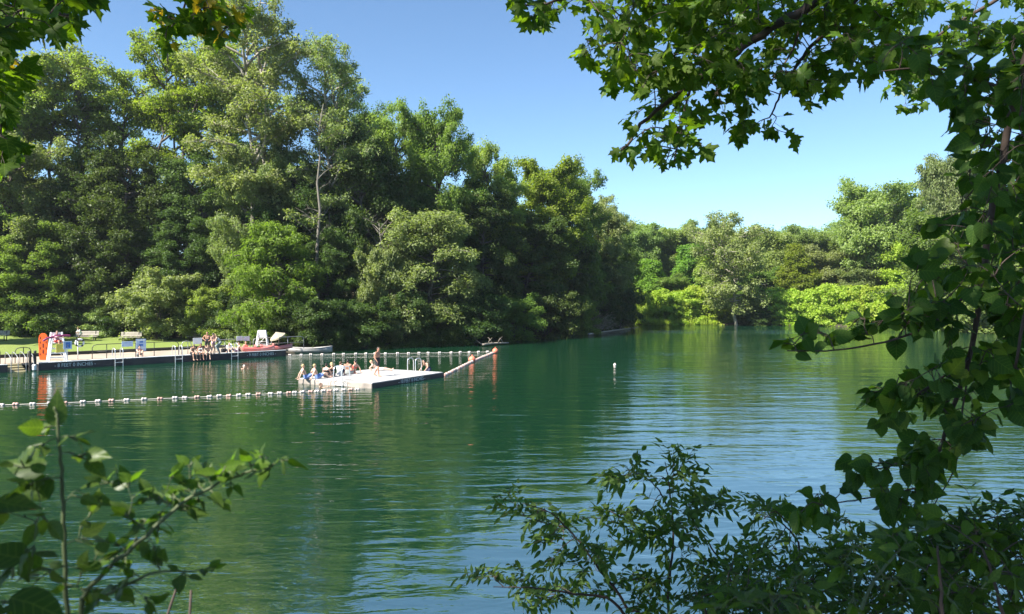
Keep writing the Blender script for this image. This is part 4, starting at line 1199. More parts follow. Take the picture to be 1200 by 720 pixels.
# ------------------------------------------------------------------ buoy ropes
def float_mesh(L, r):
    bm = bmesh.new()
    xs_ = [-0.5, -0.47, -0.38, -0.12, -0.06, 0.06, 0.12, 0.38, 0.47, 0.5]
    rs_ = [0.35, 0.7, 1.0, 1.0, 0.82, 0.82, 1.0, 1.0, 0.7, 0.35]
    tube(bm, [(x * L, 0, 0) for x in xs_], [r * k for k in rs_], 12)
    me = bpy.data.meshes.new('float'); bmesh.ops.recalc_face_normals(bm, faces=bm.faces); bm.to_mesh(me); bm.free()
    me.polygons.foreach_set('use_smooth', [True] * len(me.polygons))
    return me
def buoy_rope(label, pts, gaps, L, r, mats, sag=0.0, lift=0.03):
    o = empty('buoy_rope', (0, 0, 0), 0, label, 'buoy rope')
    P = smooth_path(pts, 10)
    bm = bmesh.new(); tube(bm, [p + Vector((0, 0, lift)) for p in P], 0.016, 6); bm_obj('rope', bm, M['rope'], o, True)
    cum = [0]
    for a, b in zip(P, P[1:]): cum.append(cum[-1] + (b - a).length)
    mes = []
    for mt in mats:
        me = float_mesh(L, r); me.materials.append(M[mt]); mes.append(me)
    d = 0.4; k = 0; rr = random.Random(3)
    while d < cum[-1] - 0.2:
        i = max(j for j in range(len(cum)) if cum[j] <= d); i = min(i, len(P) - 2)
        f = (d - cum[i]) / max(cum[i + 1] - cum[i], 1e-6)
        q = P[i].lerp(P[i + 1], f); dv = P[i + 1] - P[i]
        c = bpy.data.objects.new('float', mes[k % len(mes)]); COL.objects.link(c); c.parent = o
        c.location = q + Vector((0, 0, lift + 0.02 * rr.random())); c.rotation_euler = (rr.random() * 6, 0.22 * (rr.random() - 0.5), math.atan2(dv.y, dv.x) + 0.5 * (rr.random() - 0.5))
        d += gaps(d / cum[-1]) * (0.78 + 0.44 * rr.random()); k += 1
    return o
buoy_rope('near buoy rope of white floats running from the left edge to the raft corner', [on(-30, 476.6, 0), on(60, 473.6, 0), on(130, 470.6, 0), on(205, 467.4, 0), on(300, 463.2, 0), on(360, 460.2, 0), on(428, 456.6, 0)],
          lambda t: 0.66 if t < 0.45 else (0.50 if t < 0.75 else 0.36), 0.25, 0.076, ['float_white', 'float_white', 'float_pink'])
buoy_rope('far buoy rope of spaced white floats in front of the dark bank', [on(334, 417.0, 0), on(400, 415.6, 0), on(480, 414.6, 0), on(581, 412.8, 0)], lambda t: 0.92, 0.26, 0.095, ['float_white'])
buoy_rope('tight buoy rope of pinkish floats from the raft out to the orange buoys', [rp(0.1, RLV + 0.1, 0.0), on(554, 424.6, 0), on(580, 413.6, 0)], lambda t: 0.42, 0.36, 0.12, ['float_pink', 'float_white', 'float_pink'])
for px, py, d_, lab in ((553.2, 424.6, 0.56, 'larger round orange buoy, the nearer one on the pink rope'), (580.4, 414.2, 0.54, 'round orange buoy where the far and pink ropes meet')):
    p = on(px, py, 0)
    o = empty('marker_buoy', p, 0.3, lab, 'buoy')
    bm = bmesh.new(); ball(bm, Vector((0, 0, d_ * 0.36)), d_ / 2, sub=3); bm_obj('ball', bm, M['buoy'], o, True)
    bm = bmesh.new(); tube(bm, [(0, 0, d_ * 0.83), (0, 0, d_ * 0.93)], [0.06, 0.045], 10); bm_obj('neck', bm, M['buoy'], o, True)
    bm = bmesh.new(); tube(bm, [(0.05 * math.cos(a), 0, d_ * 0.97 + 0.05 * math.sin(a)) for a in np.linspace(0, 6.283, 13)], 0.014, 6, cap=False); bm_obj('eyelet', bm, M['buoy'], o, True)
p = on(720.5, 428.5, 0)
o = empty('marker_buoy', p, 0, 'small lone white float far out on open water', 'buoy')
bm = bmesh.new(); ball(bm, Vector((0, 0, 0.04)), 0.11, (1, 1, 1.15), 3); bm_obj('ball', bm, M['float_white'], o, True)
bm = bmesh.new(); tube(bm, [(0, 0, 0.15), (0, 0, 0.19)], [0.03, 0.02], 8); bm_obj('neck', bm, M['float_white'], o, True)
# ------------------------------------------------------------------ people
def skin_mat(name, c):
    m = mat(name, c, 0.55, 0.10, 9, 0.0, spec=0.35)
    p = m.node_tree.nodes['Principled BSDF']
    p.inputs['Subsurface Weight'].default_value = 0.08
    p.inputs['Subsurface Radius'].default_value = (0.02, 0.008, 0.004)
    return m
M['skin_pale'] = skin_mat('skin_pale', (0.62, 0.40, 0.30)); M['skin_fair'] = skin_mat('skin_fair', (0.52, 0.31, 0.22)); M['skin_tan'] = skin_mat('skin_tan', (0.40, 0.21, 0.14))
M['hair_dark'] = mat('hair_dark', (0.018, 0.013, 0.010), 0.5, 0.4, 30); M['hair_brown'] = mat('hair_brown', (0.07, 0.04, 0.022), 0.5, 0.4, 30); M['hair_blond'] = mat('hair_blond', (0.42, 0.30, 0.15), 0.5, 0.3, 30)
M['cloth_blue'] = mat('cloth_blue', (0.16, 0.25, 0.55), 0.8, 0.12, 8); M['cloth_red'] = mat('cloth_red', (0.55, 0.08, 0.06), 0.8, 0.12, 8); M['cloth_pink'] = mat('cloth_pink', (0.62, 0.33, 0.38), 0.85, 0.12, 8)
M['cloth_white'] = mat('cloth_white', (0.74, 0.73, 0.70), 0.85, 0.08, 8); M['cloth_grey'] = mat('cloth_grey', (0.33, 0.35, 0.33), 0.85, 0.15, 8); M['cloth_navy'] = mat('cloth_navy', (0.03, 0.035, 0.07), 0.85, 0.2, 8)
V = Vector
def sym(d):
    o = dict(d)
    for k, v in d.items():
        if k.endswith('R') and k[:-1] + 'L' not in d: o[k[:-1] + 'L'] = (-v[0], v[1], v[2])
    return {k: V(v) for k, v in o.items()}
POSE = {
 'stand': sym(dict(pel=(0, 0, .96), che=(0, -.01, 1.26), neck=(0, 0, 1.45), head=(0, .025, 1.60), look=(0, 1, 0), shR=(.185, 0, 1.40), elR=(.245, -.04, 1.13), wrR=(.25, .06, .90), hiR=(.09, 0, .92), knR=(.11, .03, .50), anR=(.115, -.03, .09), toR=(.14, .14, .035))),
 'hips': sym(dict(pel=(0, 0, .96), che=(0, -.02, 1.26), neck=(0, 0, 1.45), head=(0, .03, 1.60), look=(.2, 1, -.1), shR=(.185, 0, 1.40), elR=(.37, -.10, 1.18), wrR=(.20, .06, 1.05), hiR=(.09, 0, .92), knR=(.13, .03, .50), anR=(.15, -.03, .09), toR=(.18, .14, .035))),
 'fold': sym(dict(pel=(0, 0, .96), che=(0, -.02, 1.26), neck=(0, 0, 1.45), head=(0, .03, 1.60), look=(-.5, 1, -.1), shR=(.185, 0, 1.40), elR=(.25, .08, 1.15), wrR=(-.02, .22, 1.20), elL=(-.25, .08, 1.13), wrL=(.04, .20, 1.13), hiR=(.09, 0, .92), knR=(.11, .03, .50), anR=(.12, -.03, .09), toR=(.15, .14, .035))),
 'walk': sym(dict(pel=(0, 0, .95), che=(0, .02, 1.26), neck=(0, .04, 1.45), head=(.01, .08, 1.60), look=(.35, 1, -.1), shR=(.185, .05, 1.40), elR=(.27, .00, 1.13), wrR=(.24, .16, .93), shL=(-.185, 0, 1.40), elL=(-.27, -.25, 1.24), wrL=(-.19, -.06, 1.08), hiR=(.09, 0, .92), knR=(.10, .17, .52), anR=(.10, .20, .09), toR=(.11, .38, .04), knL=(-.09, -.03, .50), anL=(-.10, -.30, .14), toL=(-.11, -.16, .04))),
 'bend': sym(dict(pel=(0, -.08, .93), che=(0, .08, 1.20), neck=(0, .20, 1.35), head=(0, .28, 1.48), look=(0, 1, -.5), shR=(.18, .16, 1.31), elR=(.24, .26, 1.05), wrR=(.12, .42, .98), hiR=(.09, -.07, .90), knR=(.11, .10, .52), anR=(.11, -.05, .09), toR=(.14, .12, .035), knL=(-.13, .22, .66), anL=(-.12, .08, .30), toL=(-.12, .25, .24))),
 'edge': sym(dict(pel=(0, -.14, .12), che=(0, -.14, .42), neck=(0, -.09, .60), head=(0, -.05, .745), look=(0, 1, -.3), shR=(.18, -.11, .55), elR=(.25, -.15, .30), wrR=(.235, .02, .13), hiR=(.09, -.12, .10), knR=(.12, .32, .09), anR=(.12, .36, -.33), toR=(.13, .49, -.41))),
 'edge_lean': sym(dict(pel=(0, -.14, .12), che=(0, -.05, .40), neck=(0, .07, .55), head=(0, .15, .67), look=(.3, 1, -.6), shR=(.18, .03, .50), elR=(.22, .12, .26), wrR=(.13, .30, .19), hiR=(.09, -.12, .10), knR=(.13, .31, .09), anR=(.13, .33, -.34), toR=(.14, .46, -.42))),
 'back': sym(dict(pel=(0, 0, .115), che=(0, -.13, .42), neck=(0, -.19, .60), head=(0, -.16, .75), look=(0, 1, -.2), shR=(.18, -.19, .55), elR=(.24, -.33, .30), wrR=(.24, -.42, .05), hiR=(.09, .02, .10), knR=(.13, .42, .32), anR=(.14, .70, .08), toR=(.15, .86, .07))),
 'knees': sym(dict(pel=(0, 0, .115), che=(0, 0, .43), neck=(0, .06, .60), head=(0, .11, .74), look=(.2, 1, -.2), shR=(.18, .05, .55), elR=(.24, .26, .40), wrR=(.06, .43, .36), hiR=(.09, .02, .10), knR=(.12, .36, .46), anR=(.12, .36, .09), toR=(.13, .52, .035))),
 'cross': sym(dict(pel=(0, 0, .115), che=(0, -.01, .43), neck=(0, .02, .61), head=(0, .05, .76), look=(-.2, 1, 0), shR=(.18, 0, .56), elR=(.25, .10, .30), wrR=(.22, .30, .20), hiR=(.09, .02, .10), knR=(.36, .28, .14), anR=(-.02, .40, .07), toR=(-.16, .42, .06))),
 'recline': sym(dict(pel=(0, 0, .11), che=(0, -.24, .30), neck=(0, -.38, .44), head=(0, -.43, .58), look=(.3, 1, 0), shR=(.18, -.34, .39), elR=(.24, -.52, .22), wrR=(.24, -.40, .05), hiR=(.09, .02, .10), knR=(.11, .46, .16), anR=(.12, .88, .07), toR=(.15, .98, .16))),
 'swim': sym(dict(pel=(0, -.42, -.40), che=(0, -.18, -.20), neck=(0, -.03, -.03), head=(0, .03, .11), look=(0, 1, .1), shR=(.18, -.06, -.07), elR=(.30, .18, -.05), wrR=(.20, .40, .01), hiR=(.09, -.45, -.43), knR=(.12, -.62, -.78), anR=(.12, -.98, -.84), toR=(.13, -1.12, -.92))),
 'climb': sym(dict(pel=(0, -.10, .42), che=(0, .06, .68), neck=(0, .20, .80), head=(0, .29, .90), look=(0, 1, -.2), shR=(.18, .16, .76), elR=(.30, .22, .55), wrR=(.28, .40, .36), hiR=(.09, -.10, .38), knR=(.13, .10, .05), anR=(.12, -.10, -.30), toR=(.12, .06, -.38))),
 'chair': sym(dict(pel=(0, -.05, .115), che=(0, -.08, .42), neck=(0, -.05, .60), head=(0, -.01, .745), look=(.5, 1, -.15), shR=(.18, -.06, .55), elR=(.32, .06, .40), wrR=(.22, .30, .42), hiR=(.09, -.03, .10), knR=(.13, .40, .10), anR=(.12, .42, -.34), toR=(.13, .55, -.40))),
}
def cone(bm, a, b, ra, rb, n=10):
    a, b = V(a), V(b)
    ball(bm, a, ra, sub=2); ball(bm, b, rb, sub=2)
    if (b - a).length > 1e-4: tube(bm, [a, b], [ra * 0.995, rb * 0.995], n)

def fuse(name, bm, vox, mat_, parent=None, it=4):
    """union of the closed pieces as one smooth continuous surface"""
    me = bpy.data.meshes.new(name)
    bmesh.ops.recalc_face_normals(bm, faces=bm.faces)
    bm.to_mesh(me); bm.free()
    o = bpy.data.objects.new(name, me); COL.objects.link(o)
    r = o.modifiers.new('r', 'REMESH'); r.mode = 'VOXEL'; r.voxel_size = vox
    s = o.modifiers.new('s', 'SMOOTH'); s.factor = 0.5; s.iterations = it
    dg = bpy.context.evaluated_depsgraph_get()
    m2 = bpy.data.meshes.new_from_object(o.evaluated_get(dg)); m2.name = name
    bpy.data.objects.remove(o); bpy.data.meshes.remove(me)
    m2.materials.clear()
    return link(name, m2, mat_, parent, True)

def hand(bm, w, d, up, side):
    """palm, four bent fingers and a thumb from wrist w along d; up = back of the hand"""
    d = V(d).normalized(); up = (V(up) - d * V(up).dot(d)).normalized(); s = d.cross(up) * side
    p1 = w + d * 0.085
    for k in (-0.024, 0, 0.024): cone(bm, w + s * k * 0.6 + d * 0.015, p1 + s * k, 0.017, 0.014, 8)
    for k, ln in zip((-0.030, -0.010, 0.010, 0.030), (0.060, 0.074, 0.078, 0.068)):
        a = p1 + s * k; b = a + (d * 0.93 - up * 0.25).normalized() * ln * 0.55; c = b + (d * 0.7 - up * 0.7).normalized() * ln * 0.5
        cone(bm, a, b, 0.010, 0.009, 6); cone(bm, b, c, 0.009, 0.0075, 6)
    t0 = w + d * 0.03 + s * 0.026; t1 = t0 + (d * 0.6 + s * 0.75).normalized() * 0.038; t2 = t1 + (d * 0.95 + s * 0.15 - up * 0.2).normalized() * 0.03
    cone(bm, t0, t1, 0.013, 0.011, 6); cone(bm, t1, t2, 0.011, 0.009, 6)

def person(label, pose, p, rz, skin='skin_fair', hair=('short', 'hair_brown'), wear=(), scale=1.0, fem=False, group=None):
    J = POSE[pose]
    bm = bmesh.new()
    k = 0.94 if fem else 1.0
    pel, che, neck, head = J['pel'], J['che'], J['neck'], J['head']
    spine = (che - pel).normalized()
    fw = V((0, 1, 0)); fw = (fw - spine * fw.dot(spine)).normalized(); rt_ = fw.cross(spine).normalized()
    for s in (-1, 1):
        cone(bm, pel + rt_ * 0.055 * s, pel + spine * 0.16 + rt_ * 0.045 * s, 0.115, 0.092 * k)
        cone(bm, pel + spine * 0.15 + rt_ * 0.05 * s, che + rt_ * 0.065 * s + spine * 0.02, 0.090 * k, 0.108)
        S = 'R' if s > 0 else 'L'
        sh, el, wr = J['sh' + S].copy(), J['el' + S], J['wr' + S]
        if fem: sh = che + (sh - che) * 0.93
        cone(bm, che + rt_ * 0.07 * s + spine * 0.03, sh - (sh - che) * 0.06, 0.095, 0.062 * k)
        cone(bm, neck - spine * 0.03, sh, 0.055, 0.055 * k)
        cone(bm, sh, el, 0.052 * k, 0.040 * k); cone(bm, el, el + (wr - el) * 0.3, 0.040 * k, 0.041 * k); cone(bm, el + (wr - el) * 0.3, wr, 0.041 * k, 0.026)
        fd = (wr - el).normalized(); hd = fd
        if wr.z < 0.14 and abs(fd.z) > 0.5 and pose in ('back', 'recline'): hd = V((0.2 * s, -0.9, -0.15))
        hand(bm, wr, hd, V((0, 0.25, 1)) if abs(hd.z) < 0.8 else V((s, 0.1, 0)), -s if abs(hd.z) < 0.8 else s)
        hi, kn, an, to = J['hi' + S], J['kn' + S], J['an' + S], J['to' + S]
        cone(bm, hi, kn, 0.090, 0.056 * k); md = kn + (an - kn) * 0.28
        bk = (kn - hi).normalized().cross(rt_); bk = V((0, -0.018, 0))
        cone(bm, kn, md + bk, 0.056 * k, 0.054 * k); cone(bm, md + bk, an, 0.054 * k, 0.034)
        fdir = (to - an); fdir.z = 0 if abs(fdir.z) < 0.09 else fdir.z
        heel = an - V((fdir.x, fdir.y, 0)).normalized() * 0.045 + V((0, 0, -0.045))
        cone(bm, an, heel, 0.034, 0.034); cone(bm, heel, to, 0.034, 0.026); cone(bm, an, to + (an - to) * 0.35, 0.036, 0.032)
        if fem: ball(bm, che + rt_ * 0.075 * s + fw * 0.085, 0.062)
    cone(bm, neck - spine * 0.04, head - V((0, 0, 0.04)), 0.056, 0.052)
    lk = J['look'].normalized(); up = V((0, 0, 1)); up = (up - lk * up.dot(lk)).normalized(); rr = lk.cross(up)
    HM = Matrix((rr, lk, up)).transposed().to_4x4()
    ball(bm, head + up * 0.015, 1.0, (0.076, 0.094, 0.106), 3, HM)
    ball(bm, head + lk * 0.035 - up * 0.055, 1.0, (0.056, 0.060, 0.062), 2, HM)
    cone(bm, head + lk * 0.088 + up * 0.012, head + lk * 0.108 - up * 0.022, 0.011, 0.016, 8)
    cone(bm, head + lk * 0.085 - up * 0.060 - rr * 0.018, head + lk * 0.085 - up * 0.060 + rr * 0.018, 0.010, 0.010, 6)
    for s in (-1, 1): ball(bm, head + rr * 0.078 * s - up * 0.005 - lk * 0.005, 1.0, (0.012, 0.022, 0.032), 2, HM)
    o = fuse('person', bm, 0.0105, M[skin])
    o.location = p; o.rotation_euler = (0, 0, rz); o.scale = (scale,) * 3
    tag(o, label, 'person', group)
    # eyes, hair, clothes
    bm = bmesh.new()
    for s in (-1, 1): ball(bm, head + lk * 0.083 + rr * 0.031 * s + up * 0.018, 0.0125)
    bm_obj('eyes', bm, M['hair_dark'], o, True)
    style, hc = hair
    if style != 'cap':
        bm = bmesh.new()
        ball(bm, head + up * 0.028 - lk * 0.014, 1.0, (0.084, 0.097, 0.104), 3, HM)
        if style == 'long':
            for s in (-1, 0, 1): cone(bm, head - lk * 0.06 + rr * 0.045 * s, head - lk * 0.085 + rr * 0.05 * s - V((0, 0, 0.27)), 0.045, 0.028)
        if style == 'bun': ball(bm, head - lk * 0.07 + up * 0.10, 0.048)
        bmesh.ops.bisect_plane(bm, geom=bm.verts[:] + bm.edges[:] + bm.faces[:], plane_co=head + lk * 0.045 + up * 0.035, plane_no=(lk * 0.8 - up * 0.6), clear_outer=True)
        be = [e for e in bm.edges if e.is_boundary]
        if be: bmesh.ops.holes_fill(bm, edges=be)
        bm_obj('hair', bm, M[hc], o, True)
    else:
        bm = bmesh.new(); ball(bm, head + up * 0.03 - lk * 0.006, 1.0, (0.085, 0.102, 0.104), 3, HM)
        bmesh.ops.bisect_plane(bm, geom=bm.verts[:] + bm.edges[:] + bm.faces[:], plane_co=head + up * 0.03, plane_no=(lk * 0.5 - up * 0.86), clear_outer=True)
        be = [e for e in bm.edges if e.is_boundary]
        if be: bmesh.ops.holes_fill(bm, edges=be)
        bm_obj('cap', bm, M[hc], o, True)
    for item, mt in wear:
        bm = bmesh.new()
        if item in ('trunks', 'leggings', 'trousers', 'shorts'):
            f = {'trunks': 0.62, 'shorts': 0.75}.get(item, 1.0)
            for s in (-1, 1):
                S = 'R' if s > 0 else 'L'; hi, kn, an = J['hi' + S], J['kn' + S], J['an' + S]
                cone(bm, pel + rt_ * 0.055 * s - spine * 0.01, pel + spine * 0.11 + rt_ * 0.048 * s, 0.130, 0.112)
                e = 0.024 if item != 'leggings' else 0.010
                cone(bm, hi, hi + (kn - hi) * f, 0.092 + e, (0.092 + (0.056 - 0.092) * f) + e)
                if f == 1.0: cone(bm, kn, an + (kn - an) * 0.1 + V((0, -0.008, 0)), 0.058 + e, 0.044 + e * 0.8)
        elif item == 'brief':
            for s in (-1, 1):
                S = 'R' if s > 0 else 'L'
                cone(bm, pel + rt_ * 0.055 * s - spine * 0.02, pel + spine * 0.05 + rt_ * 0.05 * s, 0.123, 0.110)
                cone(bm, J['hi' + S], J['hi' + S] + (J['kn' + S] - J['hi' + S]) * 0.10, 0.100, 0.096)
        elif item == 'band':
            for s in (-1, 1):
                cone(bm, che + rt_ * 0.062 * s - spine * 0.045, che + rt_ * 0.065 * s - spine * 0.005, 0.112, 0.116)
                ball(bm, che + rt_ * 0.075 * s + fw * 0.087, 0.068)
        elif item in ('onepiece', 'shirt', 'hoodie'):
            for s in (-1, 1):
                S = 'R' if s > 0 else 'L'; sh, el, wr = J['sh' + S], J['el' + S], J['wr' + S]
                e = 0.010 if item == 'onepiece' else 0.024
                cone(bm, pel + rt_ * 0.055 * s - spine * 0.02, pel + spine * 0.16 + rt_ * 0.045 * s, 0.115 + e, 0.092 + e)
                cone(bm, pel + spine * 0.15 + rt_ * 0.05 * s, che + rt_ * 0.065 * s + spine * 0.03, 0.092 + e, 0.110 + e)
                if fem: ball(bm, che + rt_ * 0.075 * s + fw * 0.087, 0.066 + e * 0.5)
                if item == 'onepiece': cone(bm, J['hi' + S], J['hi' + S] + (J['kn' + S] - J['hi' + S]) * 0.08, 0.100, 0.096)
                else:
                    cone(bm, che + rt_ * 0.07 * s + spine * 0.03, sh, 0.10 + e * 0.6, 0.066 + e * 0.5)
                    cone(bm, neck - spine * 0.05, sh, 0.060, 0.066)
                    if item == 'shirt': cone(bm, sh, sh + (el - sh) * 0.7, 0.055 + e, 0.050 + e)
                    else: cone(bm, sh, el, 0.055 + e, 0.046 + e); cone(bm, el, wr - (wr - el) * 0.08, 0.046 + e, 0.034 + e * 0.7)
        fuse({'trunks': 'swim_trunks', 'brief': 'swim_brief', 'band': 'bikini_top', 'onepiece': 'swimsuit'}.get(item, item), bm, 0.016, M[mt], o, 3)
    return o

D = R
BL = 'bathers sitting on the raft'
def rz_to(dx, dy): return math.atan2(dy, dx) - math.pi / 2
# raft
person('blond bather in blue trunks leaning back on one arm, leftmost on the raft', 'back', on(358.5, 444.3, RZT), rz_to(0.95, 0.45), 'skin_pale', ('short', 'hair_blond'), [('trunks', 'cloth_blue')])
person('fair bather in blue trunks leaning back, second from the left on the raft', 'back', on(371.8, 444.0, RZT), rz_to(0.9, 0.6), 'skin_pale', ('short', 'hair_blond'), [('trunks', 'cloth_blue')])
person('dark haired woman in a black bikini sitting third from the left on the raft', 'cross', on(382.2, 442.6, RZT), rz_to(0.15, 1), 'skin_pale', ('bun', 'hair_dark'), [('band', 'black'), ('brief', 'black')], 0.96, True)
person('person in black leggings with raised knees on the raft, behind the ladder', 'knees', on(390.5, 441.6, RZT), rz_to(-1, 0.15), 'skin_fair', ('long', 'hair_blond'), [('leggings', 'black'), ('band', 'black')], 1.0, True)
person('bather in white shirt sitting on the raft right behind the front ladder', 'knees', on(398.0, 440.6, RZT), rz_to(0.4, 1), 'skin_pale', ('short', 'hair_brown'), [('shirt', 'cloth_white'), ('trunks', 'cloth_navy')])
person('dark haired bather with bare tanned back sitting on the raft', 'cross', on(407.5, 438.8, RZT), rz_to(-0.1, 1), 'skin_tan', ('short', 'hair_dark'), [('trunks', 'cloth_grey')], 1.04)
person('dark haired woman in a red bikini, rightmost of the seated row on the raft', 'back', on(414.2, 437.6, RZT), rz_to(-0.8, 0.5), 'skin_fair', ('bun', 'hair_dark'), [('band', 'cloth_red'), ('brief', 'cloth_red')], 0.98, True)
person('man in dark trunks walking across the raft with one hand on his hip', 'walk', on(442.2, 441.3, RZT), rz_to(0.85, -0.5), 'skin_tan', ('short', 'hair_dark'), [('trunks', 'black')], 1.03)
person('bather stretched out on the raft behind the walking man', 'recline', on(443.0, 434.9, RZT), rz_to(0.97, 0.1), 'skin_pale', ('short', 'hair_blond'), [('trunks', 'cloth_white')])
q = rp(1.45, RLV + 0.32)
person('dark haired bather climbing out of the water beside the far raft ladder', 'climb', V((q.x, q.y, 0.02)), rz_to(-RV[0] - 0.5, -RV[1]), 'skin_fair', ('short', 'hair_dark'), [('trunks', 'cloth_navy')])
person('swimmer beside the raft with head and arms above the water', 'swim', on(375.5, 453.6, 0.0), rz_to(0.9, -0.3), 'skin_fair', ('short', 'hair_brown'), [('trunks', 'cloth_navy')])
person('lone swimmer in a white cap between the dock and the raft', 'swim', on(286, 431.6, 0.0), rz_to(0.5, -0.8), 'skin_pale', ('cap', 'cloth_white'), [('trunks', 'cloth_navy')])
# dock
person('tanned man in dark trunks standing on the dock with hands on hips', 'hips', on(243.0, 413.6, DECK), rz_to(0.3, -1), 'skin_tan', ('short', 'hair_brown'), [('trunks', 'black')], 1.02)
person('fair person with folded arms, middle one of three standing on the dock', 'fold', on(249.6, 415.6, DECK), rz_to(1, -0.5), 'skin_pale', ('short', 'hair_dark'), [('brief', 'cloth_pink')], 1.0)
person('blond person in grey trousers bending, rightmost of three standing on the dock', 'bend', on(256.6, 415.4, DECK), rz_to(-1, -0.35), 'skin_pale', ('long', 'hair_blond'), [('trousers', 'cloth_grey'), ('band', 'cloth_white')], 1.04, True)
ew = lambda px, t=0.0, z=DECK + 0.07: dk(edge_s(px), t, z)
ed = rz_to(*nrm)
person('brown haired bather dangling legs off the dock, left of a seated three', 'edge_lean', ew(226.2), ed + 0.1, 'skin_fair', ('long', 'hair_brown'), [('trunks', 'black')], 1.0)
person('tanned bather dangling legs off the dock, middle of a seated three', 'edge', ew(235.4), ed - 0.2, 'skin_tan', ('long', 'hair_brown'), [('brief', 'cloth_white'), ('band', 'cloth_white')], 1.0, True)
person('pale bather dangling legs off the dock below the standing three', 'edge_lean', ew(243.8), ed - 0.35, 'skin_pale', ('short', 'hair_dark'), [('trunks', 'cloth_grey')], 1.0)
person('dark haired bather sitting with raised knees under the tall blue sign', 'knees', on(162.5, 418.0, DECK), rz_to(0.9, -0.6), 'skin_pale', ('short', 'hair_dark'), [('trunks', 'cloth_grey')], 1.0)
person('pale bather in white sitting on the dock behind a ladder', 'knees', on(268.5, 413.7, DECK), rz_to(0.6, -0.9), 'skin_pale', ('short', 'hair_blond'), [('shirt', 'cloth_white'), ('trunks', 'cloth_navy')], 1.0)
person('fair bather leaning back on the dock right of a ladder', 'back', on(277.8, 413.2, DECK), rz_to(-0.9, -0.5), 'skin_pale', ('short', 'hair_brown'), [('trunks', 'cloth_pink')], 1.0)
person('bather in a red swimsuit sitting at the tip of the red kayak', 'cross', on(288.0, 412.0, DECK), rz_to(0.3, -1), 'skin_fair', ('short', 'hair_brown'), [('onepiece', 'cloth_red')], 1.0, True)
gd2 = rz_to(*nrm) + 0.15
person('lifeguard in a pink top sitting on the tall white chair', 'chair', GC + V((0, 0, 1.34)), gd2 + 0.2, 'skin_fair', ('short', 'hair_brown'), [('hoodie', 'cloth_pink'), ('shorts', 'cloth_red')], 1.0)
bp = b1.location
person('person in a white shirt standing in front of the left bench', 'bend', V((bp.x - 0.2, bp.y - 0.7, bp.z + 0.0)), rz_to(-0.6, -1), 'skin_fair', ('short', 'hair_blond'), [('shirt', 'cloth_white'), ('shorts', 'cloth_grey')], 0.85)
# ------------------------------------------------------------------ the near bank: maples, heart-leaved tree, saplings, weeds
def sym_outline(half, c):
    pts = [(x, y) for x, y in half] + [(-x, y) for x, y in half[-2::-1]]
    return np.array(pts), np.array(c)
LEAF = {
 'maple': sym_outline([(0.05, -0.03), (0.22, -0.07), (0.40, -0.02), (0.33, 0.09), (0.42, 0.18), (0.60, 0.30), (0.62, 0.46), (0.46, 0.44), (0.36, 0.46), (0.24, 0.44), (0.26, 0.58), (0.33, 0.68), (0.20, 0.70), (0.10, 0.80), (0.0, 1.0)], (0, 0.28)),
 'heart': sym_outline([(0.04, -0.03), (0.18, -0.09), (0.33, -0.04), (0.44, 0.11), (0.46, 0.29), (0.40, 0.50), (0.28, 0.70), (0.12, 0.88), (0.0, 1.05)], (0, 0.30)),
 'ash': sym_outline([(0.02, 0.0), (0.12, 0.10), (0.19, 0.27), (0.19, 0.46), (0.13, 0.67), (0.06, 0.86), (0.0, 1.0)], (0, 0.38)),
 'weed': sym_outline([(0.04, 0.0), (0.20, 0.08), (0.29, 0.26), (0.27, 0.48), (0.18, 0.70), (0.08, 0.88), (0.0, 1.03)], (0, 0.35)),
}
def blade_mesh(name, kindn, P, D, N, L, rng, bend=0.35, cup=0.25):
    """real leaf outlines, each bent along and across, with leaf coordinates in the UV map"""
    out, c = LEAF[kindn]
    tpl = np.concatenate([c[None], out]); k = len(out); n = len(P)
    N = unit(N - D * (N * D).sum(1, keepdims=True)); S = np.cross(D, N)
    b = bend * (0.3 + 1.2 * rng.random(n)); cu = cup * (rng.random(n) * 2 - 0.6); tw = (rng.random(n) - 0.5) * 0.6
    x = tpl[None, :, 0] * (0.88 + 0.24 * rng.random((n, 1))); y = tpl[None, :, 1] * np.ones((n, 1))
    z = -b[:, None] * y * y * 0.5 + cu[:, None] * np.abs(x) + tw[:, None] * x * y + 0.04 * np.sin(9 * x + 7 * y + 6.28 * rng.random((n, 1)))
    co = P[:, None] + L[:, None, None] * (S[:, None] * x[..., None] + D[:, None] * y[..., None] + N[:, None] * z[..., None])
    i = np.arange(k)
    tri = np.stack([np.zeros(k, int), 1 + i, 1 + (i + 1) % k], 1)
    f = (tri[None] + (np.arange(n) * (k + 1))[:, None, None]).reshape(-1, 3)
    me = quad_mesh(name, co.reshape(-1, 3), f)
    uvl = me.uv_layers.new(name='UVMap')
    uv = np.stack([np.broadcast_to(tpl[:, 0], (n, k + 1)), np.broadcast_to(tpl[:, 1], (n, k + 1))], -1).reshape(-1, 2)[f.ravel()]
    uvl.data.foreach_set('uv', uv.astype(np.float32).ravel())
    me.polygons.foreach_set('use_smooth', [True] * len(me.polygons))
    return me

def in_poly(poly, n, rng, Y0, Y1):
    """n points whose outline seen from the bank is the polygon, spread in depth"""
    poly = np.array(poly, float); lo, hi = poly.min(0), poly.max(0); out = []
    while len(out) < n:
        x, y = lo + (hi - lo) * rng.random(2); c = False
        for i in range(len(poly)):
            a, b = poly[i], poly[(i + 1) % len(poly)]
            if (a[1] > y) != (b[1] > y) and x < (b[0] - a[0]) * (y - a[1]) / (b[1] - a[1]) + a[0]: c = not c
        if c: out.append(np.array(at(x, y, Y0 + (Y1 - Y0) * rng.random())))
    return out

